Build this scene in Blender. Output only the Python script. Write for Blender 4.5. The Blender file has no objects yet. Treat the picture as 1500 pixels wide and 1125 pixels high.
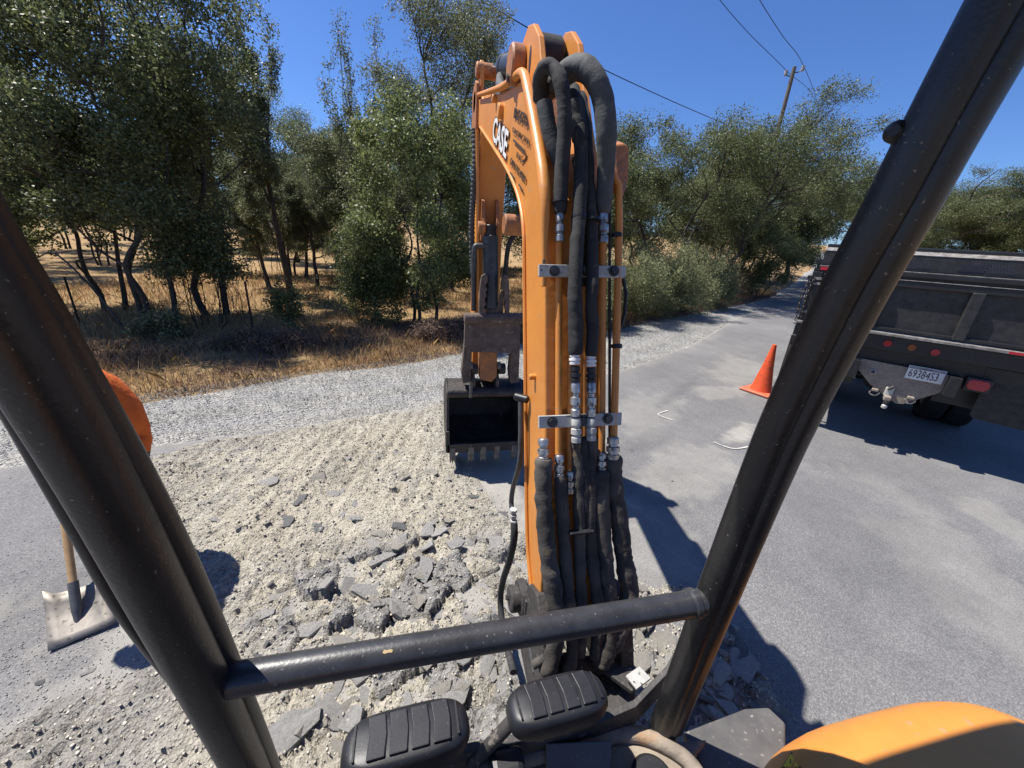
import bpy, bmesh, math, random
import numpy as np
from mathutils import Vector, Matrix, noise as mnoise
PI = math.pi
# ------------------------------------------------------------------ camera, world, sun, exposure
SC = bpy.context.scene
COL = SC.collection
F = 563.0; H = 2.1                                   # focal length in photo pixels, eye height
ROLL = math.radians(4.0); PITCH = math.radians(20.4); YAW = math.radians(13.8)
cp, sp = math.cos(PITCH), math.sin(PITCH); cr, sr = math.cos(ROLL), math.sin(ROLL); cy, sy = math.cos(YAW), math.sin(YAW)
cam_d = bpy.data.cameras.new('camera'); cam = bpy.data.objects.new('camera', cam_d); COL.objects.link(cam)
fw = Vector((sy*cp, cy*cp, -sp)); rt = Vector((cy, -sy, 0)); up = rt.cross(fw)
cx_ = rt*cr + up*sr; cu_ = up*cr - rt*sr
cam.matrix_world = Matrix(((cx_.x, cu_.x, -fw.x, 0), (cx_.y, cu_.y, -fw.y, 0), (cx_.z, cu_.z, -fw.z, H), (0, 0, 0, 1)))
cam_d.sensor_fit = 'HORIZONTAL'; cam_d.sensor_width = 36; cam_d.lens = F/1500*36
cam_d.clip_start = 0.03; cam_d.clip_end = 3000
SC.camera = cam
SUN = Vector((-0.46, 0.30, 1.0)).normalized()        # towards the sun: front left, high
SC.world = bpy.data.worlds.new('World'); SC.world.use_nodes = True
wn = SC.world.node_tree; wn.nodes.clear()
sky = wn.nodes.new('ShaderNodeTexSky'); sky.sky_type = 'NISHITA'; sky.sun_disc = False
sky.sun_elevation = math.asin(SUN.z); sky.sun_rotation = math.atan2(SUN.x, SUN.y)
sky.altitude = 400; sky.air_density = 1.1; sky.dust_density = 0.25; sky.ozone_density = 2.5
bg = wn.nodes.new('ShaderNodeBackground'); bg.inputs[1].default_value = 0.060
tint = wn.nodes.new('ShaderNodeMix'); tint.data_type = 'RGBA'; tint.blend_type = 'MULTIPLY'; tint.inputs[0].default_value = 1.0; tint.inputs[7].default_value = (.66, .94, 1.48, 1)
wo = wn.nodes.new('ShaderNodeOutputWorld')
wn.links.new(sky.outputs[0], tint.inputs[6]); wn.links.new(tint.outputs[2], bg.inputs[0]); wn.links.new(bg.outputs[0], wo.inputs[0])
sun_d = bpy.data.lights.new('sun', 'SUN'); sun_d.energy = 5.0; sun_d.angle = math.radians(0.53); sun_d.color = (1.0, 0.955, 0.89)
sun_o = bpy.data.objects.new('sun', sun_d); COL.objects.link(sun_o)
sun_o.rotation_euler = SUN.to_track_quat('Z', 'Y').to_euler(); sun_o.location = (-4, 3, 12)
SC.view_settings.view_transform = 'Standard'; SC.view_settings.look = 'None'
SC.view_settings.gamma = 1; SC.view_settings.exposure = 0.70
SC.cycles.max_bounces = 6; SC.cycles.transparent_max_bounces = 6

# ------------------------------------------------------------------ measuring helpers (photo pixel -> place)
def ray(px, py):
    dx, dy = px-750, py-562.5
    u = (dx*cr+dy*sr)/F; v = (-dx*sr+dy*cr)/F
    y = cp-v*sp; z = -sp-v*cp
    return Vector((u*cy+y*sy, -u*sy+y*cy, z))
CAM = Vector((0, 0, H))
def G(px, py, z=0.0):
    r = ray(px, py); return CAM + r*((z-H)/r.z)
def XP(px, py, L):
    r = ray(px, py); return CAM + r*(L/r.x)
def YP(px, py, D):
    r = ray(px, py); return CAM + r*(D/r.y)
def DP(px, py, d):
    r = ray(px, py); return CAM + r*(d/math.hypot(r.x, r.y))
def depth(p): return (Vector(p)-CAM).dot(fw)
def gz(x, y):
    t = np.maximum(0.0, 0.78*x+0.62*y-6.0)
    return 0.036*t*t/(t+4.0)
def GT(px, py):                                       # on the terrain
    r = ray(px, py); d = 3.0
    for _ in range(4000):
        p = CAM + r*d
        if p.z <= gz(p.x, p.y): break
        d *= 1.004
    return CAM + r*d

# ------------------------------------------------------------------ materials
MATS = {}
def mat(name, c1, c2=None, rough=.6, metal=0., scale=8., bump=0., bscale=60., speck=None, speck_amt=.0, speck_scale=120., spec=.5, detail=4., island=0., translucent=0., coat=0.):
    m = bpy.data.materials.new(name); m.use_nodes = True; nt = m.node_tree; N = nt.nodes; L = nt.links
    b = N['Principled BSDF']; b.inputs['Roughness'].default_value = rough; b.inputs['Metallic'].default_value = metal
    b.inputs['Specular IOR Level'].default_value = spec
    if coat: b.inputs['Coat Weight'].default_value = coat; b.inputs['Coat Roughness'].default_value = .15
    tc = N.new('ShaderNodeTexCoord')
    c2 = c2 or tuple(v*.7 for v in c1)
    no = N.new('ShaderNodeTexNoise'); no.inputs['Scale'].default_value = scale; no.inputs['Detail'].default_value = detail; no.inputs['Roughness'].default_value = .65
    L.new(tc.outputs['Object'], no.inputs['Vector'])
    rp = N.new('ShaderNodeValToRGB'); rp.color_ramp.elements[0].position = .35; rp.color_ramp.elements[1].position = .66
    rp.color_ramp.elements[0].color = (*c2, 1); rp.color_ramp.elements[1].color = (*c1, 1)
    L.new(no.outputs['Fac'], rp.inputs['Fac']); col = rp.outputs['Color']
    if island:
        g = N.new('ShaderNodeNewGeometry'); hs = N.new('ShaderNodeHueSaturation')
        mp = N.new('ShaderNodeMapRange'); mp.inputs['To Min'].default_value = 1-island; mp.inputs['To Max'].default_value = 1+island
        L.new(g.outputs['Random Per Island'], mp.inputs['Value']); L.new(mp.outputs['Result'], hs.inputs['Value'])
        mq = N.new('ShaderNodeMapRange'); mq.inputs['To Min'].default_value = .475; mq.inputs['To Max'].default_value = .515
        wn_ = N.new('ShaderNodeTexWhiteNoise'); wn_.noise_dimensions = '1D'
        L.new(g.outputs['Random Per Island'], wn_.inputs['W']); L.new(wn_.outputs['Value'], mq.inputs['Value']); L.new(mq.outputs['Result'], hs.inputs['Hue'])
        L.new(col, hs.inputs['Color']); col = hs.outputs['Color']
    if speck:
        n2 = N.new('ShaderNodeTexNoise'); n2.inputs['Scale'].default_value = speck_scale; n2.inputs['Detail'].default_value = 3
        L.new(tc.outputs['Object'], n2.inputs['Vector'])
        r2 = N.new('ShaderNodeValToRGB'); r2.color_ramp.elements[0].position = .72-speck_amt; r2.color_ramp.elements[1].position = .76-speck_amt*.6
        L.new(n2.outputs['Fac'], r2.inputs['Fac'])
        mx = N.new('ShaderNodeMix'); mx.data_type = 'RGBA'; mx.inputs['B'].default_value = (*speck, 1)
        L.new(r2.outputs['Color'], mx.inputs['Factor']); L.new(col, mx.inputs['A']); col = mx.outputs['Result']
    L.new(col, b.inputs['Base Color'])
    if bump:
        n3 = N.new('ShaderNodeTexNoise'); n3.inputs['Scale'].default_value = bscale; n3.inputs['Detail'].default_value = 5
        L.new(tc.outputs['Object'], n3.inputs['Vector'])
        bp = N.new('ShaderNodeBump'); bp.inputs['Strength'].default_value = min(1, bump); bp.inputs['Distance'].default_value = .02*max(1, bump)
        L.new(n3.outputs['Fac'], bp.inputs['Height']); L.new(bp.outputs['Normal'], b.inputs['Normal'])
    if translucent:
        out = N['Material Output']; tr = N.new('ShaderNodeBsdfTranslucent'); ms = N.new('ShaderNodeMixShader'); ms.inputs['Fac'].default_value = translucent
        L.new(col, tr.inputs['Color']); L.new(b.outputs[0], ms.inputs[1]); L.new(tr.outputs[0], ms.inputs[2]); L.new(ms.outputs[0], out.inputs['Surface'])
    MATS[name] = m
    return m

mat('orange', (.67, .268, .052), (.57, .215, .042), rough=.45, scale=3.2, speck=(.46, .25, .11), speck_amt=.06, speck_scale=30, bump=.06, detail=8, bscale=30)
mat('orange_worn', (.46, .17, .045), (.26, .11, .05), rough=.6, scale=14, speck=(.2, .13, .08), speck_amt=.16, speck_scale=50, bump=.1)
mat('black_paint', (.014, .014, .015), (.009, .009, .0095), rough=.38, scale=10, speck=(.16, .15, .14), speck_amt=.045, speck_scale=150, bump=.04, bscale=200)
mat('post_paint', (.020, .0195, .0195), (.011, .011, .0115), rough=.36, scale=12, speck=(.2, .17, .13), speck_amt=.04, speck_scale=170, bump=.06, bscale=160)
mat('bar_paint', (.045, .045, .048), (.026, .026, .028), rough=.36, scale=16, speck=(.17, .16, .15), speck_amt=.06, speck_scale=130, bump=.05, bscale=160)
mat('yellow_chip', (.50, .38, .2), (.36, .25, .12), rough=.6)
mat('rubber', (.016, .0165, .019), (.010, .010, .012), rough=.46, scale=20, bump=.03, bscale=240, speck=(.09, .085, .08), speck_amt=.03, speck_scale=160)
mat('sleeve', (.036, .035, .034), (.017, .017, .017), rough=.85, scale=16, bump=.12, bscale=160, speck=(.06, .054, .047), speck_amt=.10, speck_scale=20)
mat('sleeve_dusty', (.105, .090, .074), (.032, .030, .028), rough=.9, scale=9, bump=.15, bscale=130, speck=(.16, .11, .065), speck_amt=.12, speck_scale=14)
mat('sleeve_grey', (.085, .088, .085), (.05, .052, .05), rough=.8, scale=22, bump=.1, bscale=140)
mat('silver', (.55, .54, .52), (.34, .33, .31), rough=.38, metal=.8, scale=40, speck=(.14, .12, .1), speck_amt=.14, speck_scale=70)
mat('clamp_grey', (.50, .49, .45), (.36, .355, .33), rough=.6, metal=.05, scale=25, speck=(.12, .11, .1), speck_amt=.1, speck_scale=60)
mat('bolt_steel', (.09, .085, .08), (.05, .048, .045), rough=.5, metal=.5)
mat('pipe_grey', (.085, .085, .085), (.05, .05, .05), rough=.5, metal=.3, scale=30)
mat('cyl_dark', (.05, .055, .062), (.03, .033, .036), rough=.42, metal=.2, scale=12, speck=(.15, .13, .11), speck_amt=.08, speck_scale=60)
mat('chrome', (.75, .75, .76), (.6, .6, .6), rough=.12, metal=1.)
mat('rusty', (.155, .115, .088), (.075, .053, .043), rough=.8, scale=11, bump=.3, bscale=45, speck=(.24, .20, .165), speck_amt=.07, speck_scale=18)
mat('bucket_dark', (.06, .052, .046), (.025, .022, .02), rough=.62, metal=.2, scale=8, bump=.3, bscale=40, speck=(.15, .13, .105), speck_amt=.06, speck_scale=18)
mat('tooth_steel', (.2, .19, .175), (.1, .09, .085), rough=.5, metal=.6, scale=30)
mat('cast_dark', (.055, .05, .047), (.03, .028, .026), rough=.65, scale=14, speck=(.16, .14, .12), speck_amt=.12, speck_scale=50, bump=.2)
mat('floor_tan', (.30, .25, .19), (.17, .14, .11), rough=.85, scale=8, bump=.2, bscale=70, speck=(.34, .22, .13), speck_amt=.12, speck_scale=12)
mat('grey_panel', (.115, .11, .105), (.075, .072, .07), rough=.6, scale=10, speck=(.25, .23, .2), speck_amt=.08, speck_scale=80)
mat('white_decal', (.8, .79, .76), (.72, .71, .68), rough=.5)
mat('dark_decal', (.035, .025, .02), (.05, .03, .02), rough=.6)
mat('yellow_decal', (.75, .55, .04), (.68, .48, .03), rough=.5)
mat('truck_black', (.02, .02, .021), (.012, .012, .012), rough=.42, scale=6, speck=(.06, .056, .05), speck_amt=.05, speck_scale=60, bump=.04, bscale=80)
mat('truck_panel', (.038, .037, .035), (.014, .014, .014), rough=.5, scale=14, speck=(.085, .08, .07), speck_amt=.05, speck_scale=70, bump=.05, detail=8)
mat('truck_edge', (.33, .31, .28), (.13, .12, .11), rough=.55, metal=.2, scale=18)  # pale grey for sunlit rail tops, sill and board; also rims and straps
mat('hitch_tan', (.30, .25, .20), (.21, .175, .14), rough=.8, scale=16, bump=.1, bscale=90, speck=(.12, .1, .085), speck_amt=.12, speck_scale=60)
mat('mud_flap', (.055, .048, .038), (.028, .025, .022), rough=.85, scale=14, bump=.2, bscale=60)
mat('red_lens', (.42, .02, .035), (.36, .015, .025), rough=.25, scale=60, coat=.5)
mat('red_tape', (.5, .02, .04), (.42, .015, .03), rough=.4)
mat('white_tape', (.75, .74, .72), (.66, .65, .63), rough=.45)
mat('amber_lens', (.28, .09, .02), (.2, .06, .015), rough=.3)
mat('plate_white', (.74, .73, .70), (.66, .65, .62), rough=.45)
mat('plate_blue', (.22, .21, .26), (.28, .27, .30), rough=.5)
mat('ink_and_dark', (.035, .035, .05), (.03, .03, .045), rough=.5)  # print and eyes; also the painted dark of slots and holes
mat('tyre', (.008, .008, .008), (.014, .013, .012), rough=.9, bump=.2)
mat('glass_dark', (.02, .025, .03), rough=.06, spec=.8)
mat('chain_steel', (.1, .095, .09), (.06, .055, .05), rough=.45, metal=.7)
mat('cone_orange', (.68, .085, .018), (.58, .07, .018), rough=.55, scale=9, speck=(.3, .07, .03), speck_amt=.14, speck_scale=22)
mat('cone_base', (.62, .16, .08), (.5, .11, .05), rough=.6, scale=9)
mat('cone_print', (.16, .03, .015), (.2, .04, .02), rough=.6)
mat('wood_handle', (.56, .36, .17), (.43, .26, .11), rough=.5, scale=18)
mat('shovel_steel', (.30, .27, .23), (.2, .18, .155), rough=.55, metal=.35, scale=16, speck=(.12, .1, .08), speck_amt=.12, speck_scale=40)
mat('shovel_grip', (.16, .155, .15), (.1, .1, .1), rough=.5, metal=.3)
mat('shirt', (.72, .15, .018), (.60, .115, .014), rough=.85, scale=10, bump=.4, bscale=26)
mat('pants', (.06, .06, .062), (.035, .036, .04), rough=.9, scale=14, bump=.3, bscale=40)
mat('skin', (.42, .24, .16), (.36, .2, .13), rough=.55)
mat('boots', (.09, .06, .04), (.05, .035, .025), rough=.7)
mat('cap', (.03, .03, .035), (.02, .02, .022), rough=.8)
mat('pole_wood', (.17, .14, .11), (.1, .085, .07), rough=.9, scale=7, bump=.3)
mat('wire', (.015, .015, .016), rough=.6)
mat('insulator', (.35, .36, .38), rough=.3)
mat('stake', (.03, .028, .025), (.05, .035, .025), rough=.8)
mat('bark', (.085, .068, .054), (.038, .031, .026), rough=.95, scale=9, bump=.8, bscale=24)
mat('bark_grey', (.13, .115, .10), (.06, .052, .045), rough=.95, scale=9, bump=.8, bscale=24)
mat('leaf_oak', (.155, .182, .076), (.108, .130, .052), rough=.5, scale=1.6, island=.55, translucent=.42, spec=.5)
mat('leaf_bright', (.195, .232, .088), (.140, .172, .064), rough=.5, scale=1.6, island=.5, translucent=.42, spec=.5)
mat('leaf_olive', (.172, .190, .092), (.120, .136, .064), rough=.52, scale=1.6, island=.5, translucent=.42, spec=.45)
mat('leaf_shrub', (.26, .275, .13), (.18, .20, .09), rough=.6, scale=1.2, island=.4, translucent=.25, spec=.4)
mat('leaf_dry', (.38, .22, .11), (.24, .14, .075), rough=.8, scale=1.5, island=.4, translucent=.2, spec=.2)
mat('grass_dry', (.56, .40, .19), (.38, .25, .125), rough=.85, scale=.9, island=.45, translucent=.25, spec=.2)
mat('weed_dry', (.30, .215, .155), (.19, .135, .10), rough=.9, scale=1.5, island=.45, translucent=.15, spec=.15)

# ------------------------------------------------------------------ mesh helpers
def link(o, parent=None):
    COL.objects.link(o)
    if parent is not None: o.parent = parent
    return o
def mesh_obj(name, verts, faces, material, parent=None, smooth=False, bevel=0, bseg=2, edge_split=True):
    me = bpy.data.meshes.new(name); me.from_pydata([tuple(v) for v in verts], [], faces); me.validate(); me.update()
    bm = bmesh.new(); bm.from_mesh(me); bmesh.ops.recalc_face_normals(bm, faces=bm.faces[:])
    if bevel:
        ed = [e for e in bm.edges if len(e.link_faces) == 2 and e.calc_face_angle(0) > .45]
        if ed: bmesh.ops.bevel(bm, geom=ed, offset=bevel, segments=bseg, profile=.5, affect='EDGES', clamp_overlap=True)
    bm.to_mesh(me); bm.free()
    if smooth:
        me.polygons.foreach_set('use_smooth', [True]*len(me.polygons))
    if material is not None:
        for m in (material if isinstance(material, (list, tuple)) else [material]): me.materials.append(MATS[m])
    o = bpy.data.objects.new(name, me)
    if smooth and edge_split:
        md = o.modifiers.new('split', 'EDGE_SPLIT'); md.split_angle = math.radians(40)
    return link(o, parent)
class MB:
    def __init__(s): s.v = []; s.f = []
    def add(s, v, f):
        n = len(s.v); s.v += [Vector(a) for a in v]; s.f += [tuple(i+n for i in q) for q in f]; return s
    def box(s, c, sz, rot=None):
        c = Vector(c); hx, hy, hz = sz[0]/2, sz[1]/2, sz[2]/2
        vs = [Vector((a*hx, b*hy, d*hz)) for a in (-1, 1) for b in (-1, 1) for d in (-1, 1)]
        if rot is not None: vs = [rot @ q for q in vs]
        return s.add([q+c for q in vs], [(0, 1, 3, 2), (4, 6, 7, 5), (0, 4, 5, 1), (2, 3, 7, 6), (0, 2, 6, 4), (1, 5, 7, 3)])
    def bar(s, a, b, w, h, upv=(0, 0, 1)):
        a, b = Vector(a), Vector(b); d = (b-a); L = d.length; d.normalize(); u = Vector(upv); x = u.cross(d)
        if x.length < 1e-5: x = Vector((1, 0, 0))
        x.normalize(); u = d.cross(x)
        return s.box((a+b)/2, (w, L, h), Matrix((x, d, u)).transposed())
    def tube(s, pts, r, n=10, caps=True):
        pts = [Vector(p) for p in pts]; rs = r if isinstance(r, (list, tuple, np.ndarray)) else [r]*len(pts)
        vs = []; fs = []; ref = None
        for i, p in enumerate(pts):
            d = (pts[min(i+1, len(pts)-1)]-pts[max(i-1, 0)])
            d = d.normalized() if d.length > 1e-9 else Vector((0, 0, 1))
            if ref is None:
                ref = d.orthogonal().normalized()
            ref = (ref - d*ref.dot(d)); ref = ref.normalized() if ref.length > 1e-6 else d.orthogonal().normalized()
            q = d.cross(ref)
            for k in range(n):
                a = 2*PI*k/n; vs.append(p + (ref*math.cos(a)+q*math.sin(a))*rs[i])
        for i in range(len(pts)-1):
            for k in range(n):
                fs.append((i*n+k, i*n+(k+1) % n, (i+1)*n+(k+1) % n, (i+1)*n+k))
        if caps:
            fs.append(tuple(range(n))[::-1]); fs.append(tuple((len(pts)-1)*n+k for k in range(n)))
        return s.add(vs, fs)
    def prism(s, poly, off):
        n = len(poly); poly = [Vector(p) for p in poly]; off = Vector(off)
        return s.add(poly+[p+off for p in poly], [tuple(range(n))[::-1], tuple(range(n, 2*n))]+[(i, (i+1) % n, n+(i+1) % n, n+i) for i in range(n)])
    def build(s, name, m, parent=None, **k): return mesh_obj(name, s.v, s.f, m, parent, **k)
def smooth_path(pts, n=8):
    pts = [Vector(p) for p in pts]; out = []
    for i in range(len(pts)-1):
        p0 = pts[max(i-1, 0)]; p1 = pts[i]; p2 = pts[i+1]; p3 = pts[min(i+2, len(pts)-1)]
        for k in range(n):
            t = k/n; t2 = t*t; t3 = t2*t
            out.append(.5*((2*p1)+(p2-p0)*t+(2*p0-5*p1+4*p2-p3)*t2+(3*p1-p0-3*p2+p3)*t3))
    out.append(pts[-1]); return out
def tube(name, pts, r, m, parent, n=12, sm=6):
    if sm: pts = smooth_path(pts, sm)
    if callable(r): r = [r(i/(len(pts)-1)) for i in range(len(pts))]
    return MB().tube(pts, r, n).build(name, m, parent, smooth=True)
def cyl(name, a, b, r, m, parent, n=20, bevel=0.):
    a, b = Vector(a), Vector(b); d = (b-a).normalized(); L = (b-a).length; e = min(bevel, L*.3, r*.5)
    if e: pts = [a, a+d*e, b-d*e, b]; rs = [r-e, r, r, r-e]
    else: pts = [a, b]; rs = [r, r]
    return MB().tube(pts, rs, n).build(name, m, parent, smooth=True)
def thing(name, label, cat, loc=(0, 0, 0), rz=0., group=None):
    o = bpy.data.objects.new(name, None); o.location = loc; o.rotation_euler = (0, 0, rz); o.empty_display_size = .2
    o['label'] = label; o['category'] = cat
    if group: o['group'] = group
    return link(o)
def tag(o, label, cat, group=None):
    o['label'] = label; o['category'] = cat
    if group: o['group'] = group
    return o
def text(name, s, origin, xd, yd, size, m, parent, squeeze=1., align='LEFT', offset=0., extrude=.0008, shear=0.):
    c = bpy.data.curves.new(name, 'FONT'); c.body = s; c.size = size; c.align_x = align; c.extrude = extrude; c.offset = offset; c.shear = shear; c.resolution_u = 3
    t = bpy.data.objects.new(name, c); COL.objects.link(t)
    dg = bpy.context.evaluated_depsgraph_get(); dg.update()
    me = bpy.data.meshes.new_from_object(t.evaluated_get(dg)); bpy.data.objects.remove(t)
    xd, yd = Vector(xd).normalized(), Vector(yd).normalized(); zd = xd.cross(yd).normalized()
    vs = np.zeros(len(me.vertices)*3); me.vertices.foreach_get('co', vs); vs = vs.reshape(-1, 3)
    o3 = np.array(origin); vs = o3 + np.outer(vs[:, 0]*squeeze, xd) + np.outer(vs[:, 1], yd) + np.outer(vs[:, 2], zd)
    me.vertices.foreach_set('co', vs.ravel()); me.update(); me.materials.clear(); me.materials.append(MATS[m])
    return link(bpy.data.objects.new(name, me), parent)
# ------------------------------------------------------------------ noise on arrays
RNG = np.random.default_rng(7)
_lat = np.random.default_rng(3).random((256, 256))
def vnoise(x, y, f):
    x = x*f+1000.3; y = y*f+1000.7
    xi = np.floor(x).astype(int); yi = np.floor(y).astype(int); tx = x-xi; ty = y-yi
    tx = tx*tx*(3-2*tx); ty = ty*ty*(3-2*ty)
    a = _lat[xi % 256, yi % 256]; b = _lat[(xi+1) % 256, yi % 256]; c = _lat[xi % 256, (yi+1) % 256]; d = _lat[(xi+1) % 256, (yi+1) % 256]
    return (a*(1-tx)+b*tx)*(1-ty)+(c*(1-tx)+d*tx)*ty
def fbm(x, y, f, o=4):
    s = 0; a = .5
    for i in range(o): s = s+a*vnoise(x+i*17.1, y-i*9.3, f); f *= 2.07; a *= .5
    return s
def worley(x, y, f, seed=1):
    g = np.random.default_rng(seed).random((64, 64, 5)); X = x*f; Y = y*f
    xi = np.floor(X).astype(int); yi = np.floor(Y).astype(int)
    d1 = np.full(x.shape, 9.); d2 = np.full(x.shape, 9.); h = np.zeros(x.shape); tx = np.zeros(x.shape); ty = np.zeros(x.shape); rx = np.zeros(x.shape); ry = np.zeros(x.shape)
    for i in (-1, 0, 1):
        for j in (-1, 0, 1):
            c = g[(xi+i) % 64, (yi+j) % 64]; qx = xi+i+c[..., 0]; qy = yi+j+c[..., 1]
            d = np.hypot(X-qx, Y-qy); m = d < d1
            d2 = np.where(m, d1, np.minimum(d2, d))
            for arr, val in ((h, c[..., 2]), (tx, c[..., 3]), (ty, c[..., 4]), (rx, X-qx), (ry, Y-qy)): arr[m] = val[m]
            d1 = np.where(m, d, d1)
    return d1, d2, h, tx-.5, ty-.5, rx, ry
def sstep(a, b, x):
    t = np.clip((x-a)/(b-a), 0, 1); return t*t*(3-2*t)
def grid_obj(name, xs, ys, Z, materials, parent=None, attrs=None, smooth=True):
    ny, nx = Z.shape; X, Y = (np.meshgrid(xs, ys) if np.ndim(xs) == 1 else (xs, ys))
    V = np.stack([X.ravel(), Y.ravel(), Z.ravel()], 1)
    I = np.arange(nx*ny).reshape(ny, nx)
    Fq = np.stack([I[:-1, :-1].ravel(), I[:-1, 1:].ravel(), I[1:, 1:].ravel(), I[1:, :-1].ravel()], 1)
    return raw_obj(name, V, Fq, materials, parent, attrs, smooth)
def raw_obj(name, V, Fc, materials, parent=None, attrs=None, smooth=False):
    me = bpy.data.meshes.new(name); k = Fc.shape[1]
    me.vertices.add(len(V)); me.vertices.foreach_set('co', np.ascontiguousarray(V, np.float32).ravel())
    me.loops.add(Fc.size); me.loops.foreach_set('vertex_index', np.ascontiguousarray(Fc, np.int32).ravel())
    me.polygons.add(len(Fc)); me.polygons.foreach_set('loop_start', np.arange(0, Fc.size, k, dtype=np.int32))
    if smooth: me.polygons.foreach_set('use_smooth', np.ones(len(Fc), bool))
    for a, val in (attrs or {}).items():
        at = me.attributes.new(a, 'FLOAT', 'POINT'); at.data.foreach_set('value', np.ascontiguousarray(val, np.float32).ravel())
    for m in (materials if isinstance(materials, (list, tuple)) else [materials]): me.materials.append(MATS[m] if isinstance(m, str) else m)
    me.update(calc_edges=True)
    return link(bpy.data.objects.new(name, me), parent)

# ------------------------------------------------------------------ layout of the road (functions of x, metres)
def poly_fn(pts):
    xs = np.array([p[0] for p in pts]); ys = np.array([p[1] for p in pts])
    def fn(x): return np.interp(x, xs, ys)
    return fn
EA = [(-60, -14.), (-12, 1.5), (-6.0, 3.0), (-3.6, 3.72), (-2.5, 4.0), (.2, 4.80), (2.0, 5.45), (3.8, 6.25), (6.2, 7.75), (9.2, 10.0), (14, 13.4), (22, 19.5), (40, 34), (120, 104)]
EG = [(-60, -9.), (-12, 2.7), (-7, 3.9), (-3.6, 5.15), (-1.5, 6.15), (.3, 7.0), (2.8, 8.45), (5.2, 9.5), (9, 11.6), (13.0, 13.6), (16, 15.4), (22, 19.9), (40, 34.3), (120, 104.3)]
ya_ = poly_fn(EA); yg_ = poly_fn(EG)
def ya(x): return ya_(x)+.10*(fbm(x, x*0+3, 1.3)-.5)+.05*(vnoise(x, x*0, 5)-.5)
def yg(x): return yg_(x)+.5*(fbm(x, x*0+9, .8)-.5)
ROAD_W = 10.5

# node materials for the big surfaces -------------------------------------------------
def nodes(name):
    m = bpy.data.materials.new(name); m.use_nodes = True; MATS[name] = m
    return m, m.node_tree.nodes, m.node_tree.links, m.node_tree.nodes['Principled BSDF']
def nz(N, L, vec, scale, detail=5, rough=.6):
    n = N.new('ShaderNodeTexNoise'); n.inputs['Scale'].default_value = scale; n.inputs['Detail'].default_value = detail; n.inputs['Roughness'].default_value = rough
    L.new(vec, n.inputs['Vector']); return n.outputs['Fac']
def ramp(N, L, fac, stops):
    r = N.new('ShaderNodeValToRGB'); e = r.color_ramp.elements
    while len(e) < len(stops): e.new(.5)
    for i, (p, c) in enumerate(stops):
        e[i].position = p; e[i].color = (*c, 1) if len(c) == 3 else c
    L.new(fac, r.inputs['Fac']); return r.outputs['Color']
def mixc(N, L, fac, a, b, mode='MIX'):
    x = N.new('ShaderNodeMix'); x.data_type = 'RGBA'; x.blend_type = mode
    for k, val in (('Factor', fac), ('A', a), ('B', b)):
        s = [i for i in x.inputs if i.identifier.startswith(k+'_') and (i.type == 'RGBA' or (k == 'Factor' and i.type == 'VALUE'))][0]
        if isinstance(val, (int, float)): s.default_value = val
        elif isinstance(val, tuple): s.default_value = (*val, 1)
        else: L.new(val, s)
    return [o for o in x.outputs if o.type == 'RGBA'][0]
def attr(N, name):
    a = N.new('ShaderNodeAttribute'); a.attribute_name = name; return a.outputs['Fac']
def bumpn(N, L, b, h, strength, dist, prev=None):
    p = N.new('ShaderNodeBump'); p.inputs['Strength'].default_value = strength; p.inputs['Distance'].default_value = dist
    L.new(h, p.inputs['Height'])
    if prev: L.new(prev, p.inputs['Normal'])
    if b: L.new(p.outputs[0], b.inputs['Normal'])
    return p.outputs[0]
# asphalt
m, N, L, b = nodes('asphalt'); tc = N.new('ShaderNodeTexCoord').outputs['Object']
big = nz(N, L, tc, .55, 4); mid = nz(N, L, tc, 3.0, 6, .7); fine = nz(N, L, tc, 110, 2)
c = ramp(N, L, big, [(.32, (.142, .138, .137)), (.55, (.178, .173, .170)), (.72, (.222, .217, .210))])
c = mixc(N, L, .32, c, ramp(N, L, mid, [(.3, (.11, .11, .113)), (.7, (.235, .23, .225))]))
vo = N.new('ShaderNodeTexVoronoi'); vo.inputs['Scale'].default_value = 150; L.new(tc, vo.inputs['Vector'])
st = ramp(N, L, vo.outputs['Color'], [(.15, (.35, .35, .35)), (.55, (.85, .85, .85)), (.9, (1.75, 1.72, 1.65))])
c = mixc(N, L, .45, c, st, 'MULTIPLY')
du = attr(N, 'dust'); c = mixc(N, L, du, c, ramp(N, L, mid, [(.3, (.27, .255, .22)), (.7, (.40, .38, .33))]))
c = mixc(N, L, attr(N, 'dark'), c, (.075, .075, .078))
L.new(c, b.inputs['Base Color']); b.inputs['Roughness'].default_value = .82; b.inputs['Specular IOR Level'].default_value = .35
n1 = bumpn(N, L, None, vo.outputs['Distance'], .55, .006); bumpn(N, L, b, mid, .35, .02, n1)
# gravel
m, N, L, b = nodes('gravel'); tc = N.new('ShaderNodeTexCoord').outputs['Object']
v1 = N.new('ShaderNodeTexVoronoi'); v1.inputs['Scale'].default_value = 34; L.new(tc, v1.inputs['Vector'])
mid = nz(N, L, tc, 1.6, 6, .65)
c = ramp(N, L, mid, [(.3, (.24, .235, .215)), (.5, (.305, .297, .272)), (.72, (.40, .385, .35))])
c = mixc(N, L, .7, c, ramp(N, L, v1.outputs['Color'], [(.1, (.55, .55, .55)), (.5, (.92, .92, .92)), (.9, (1.32, 1.3, 1.26))]), 'MULTIPLY')
c = mixc(N, L, attr(N, 'track'), c, (.30, .30, .295))
L.new(c, b.inputs['Base Color']); b.inputs['Roughness'].default_value = .9; b.inputs['Specular IOR Level'].default_value = .25
n1 = bumpn(N, L, None, v1.outputs['Distance'], .9, .025); bumpn(N, L, b, mid, .5, .06, n1)
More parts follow.
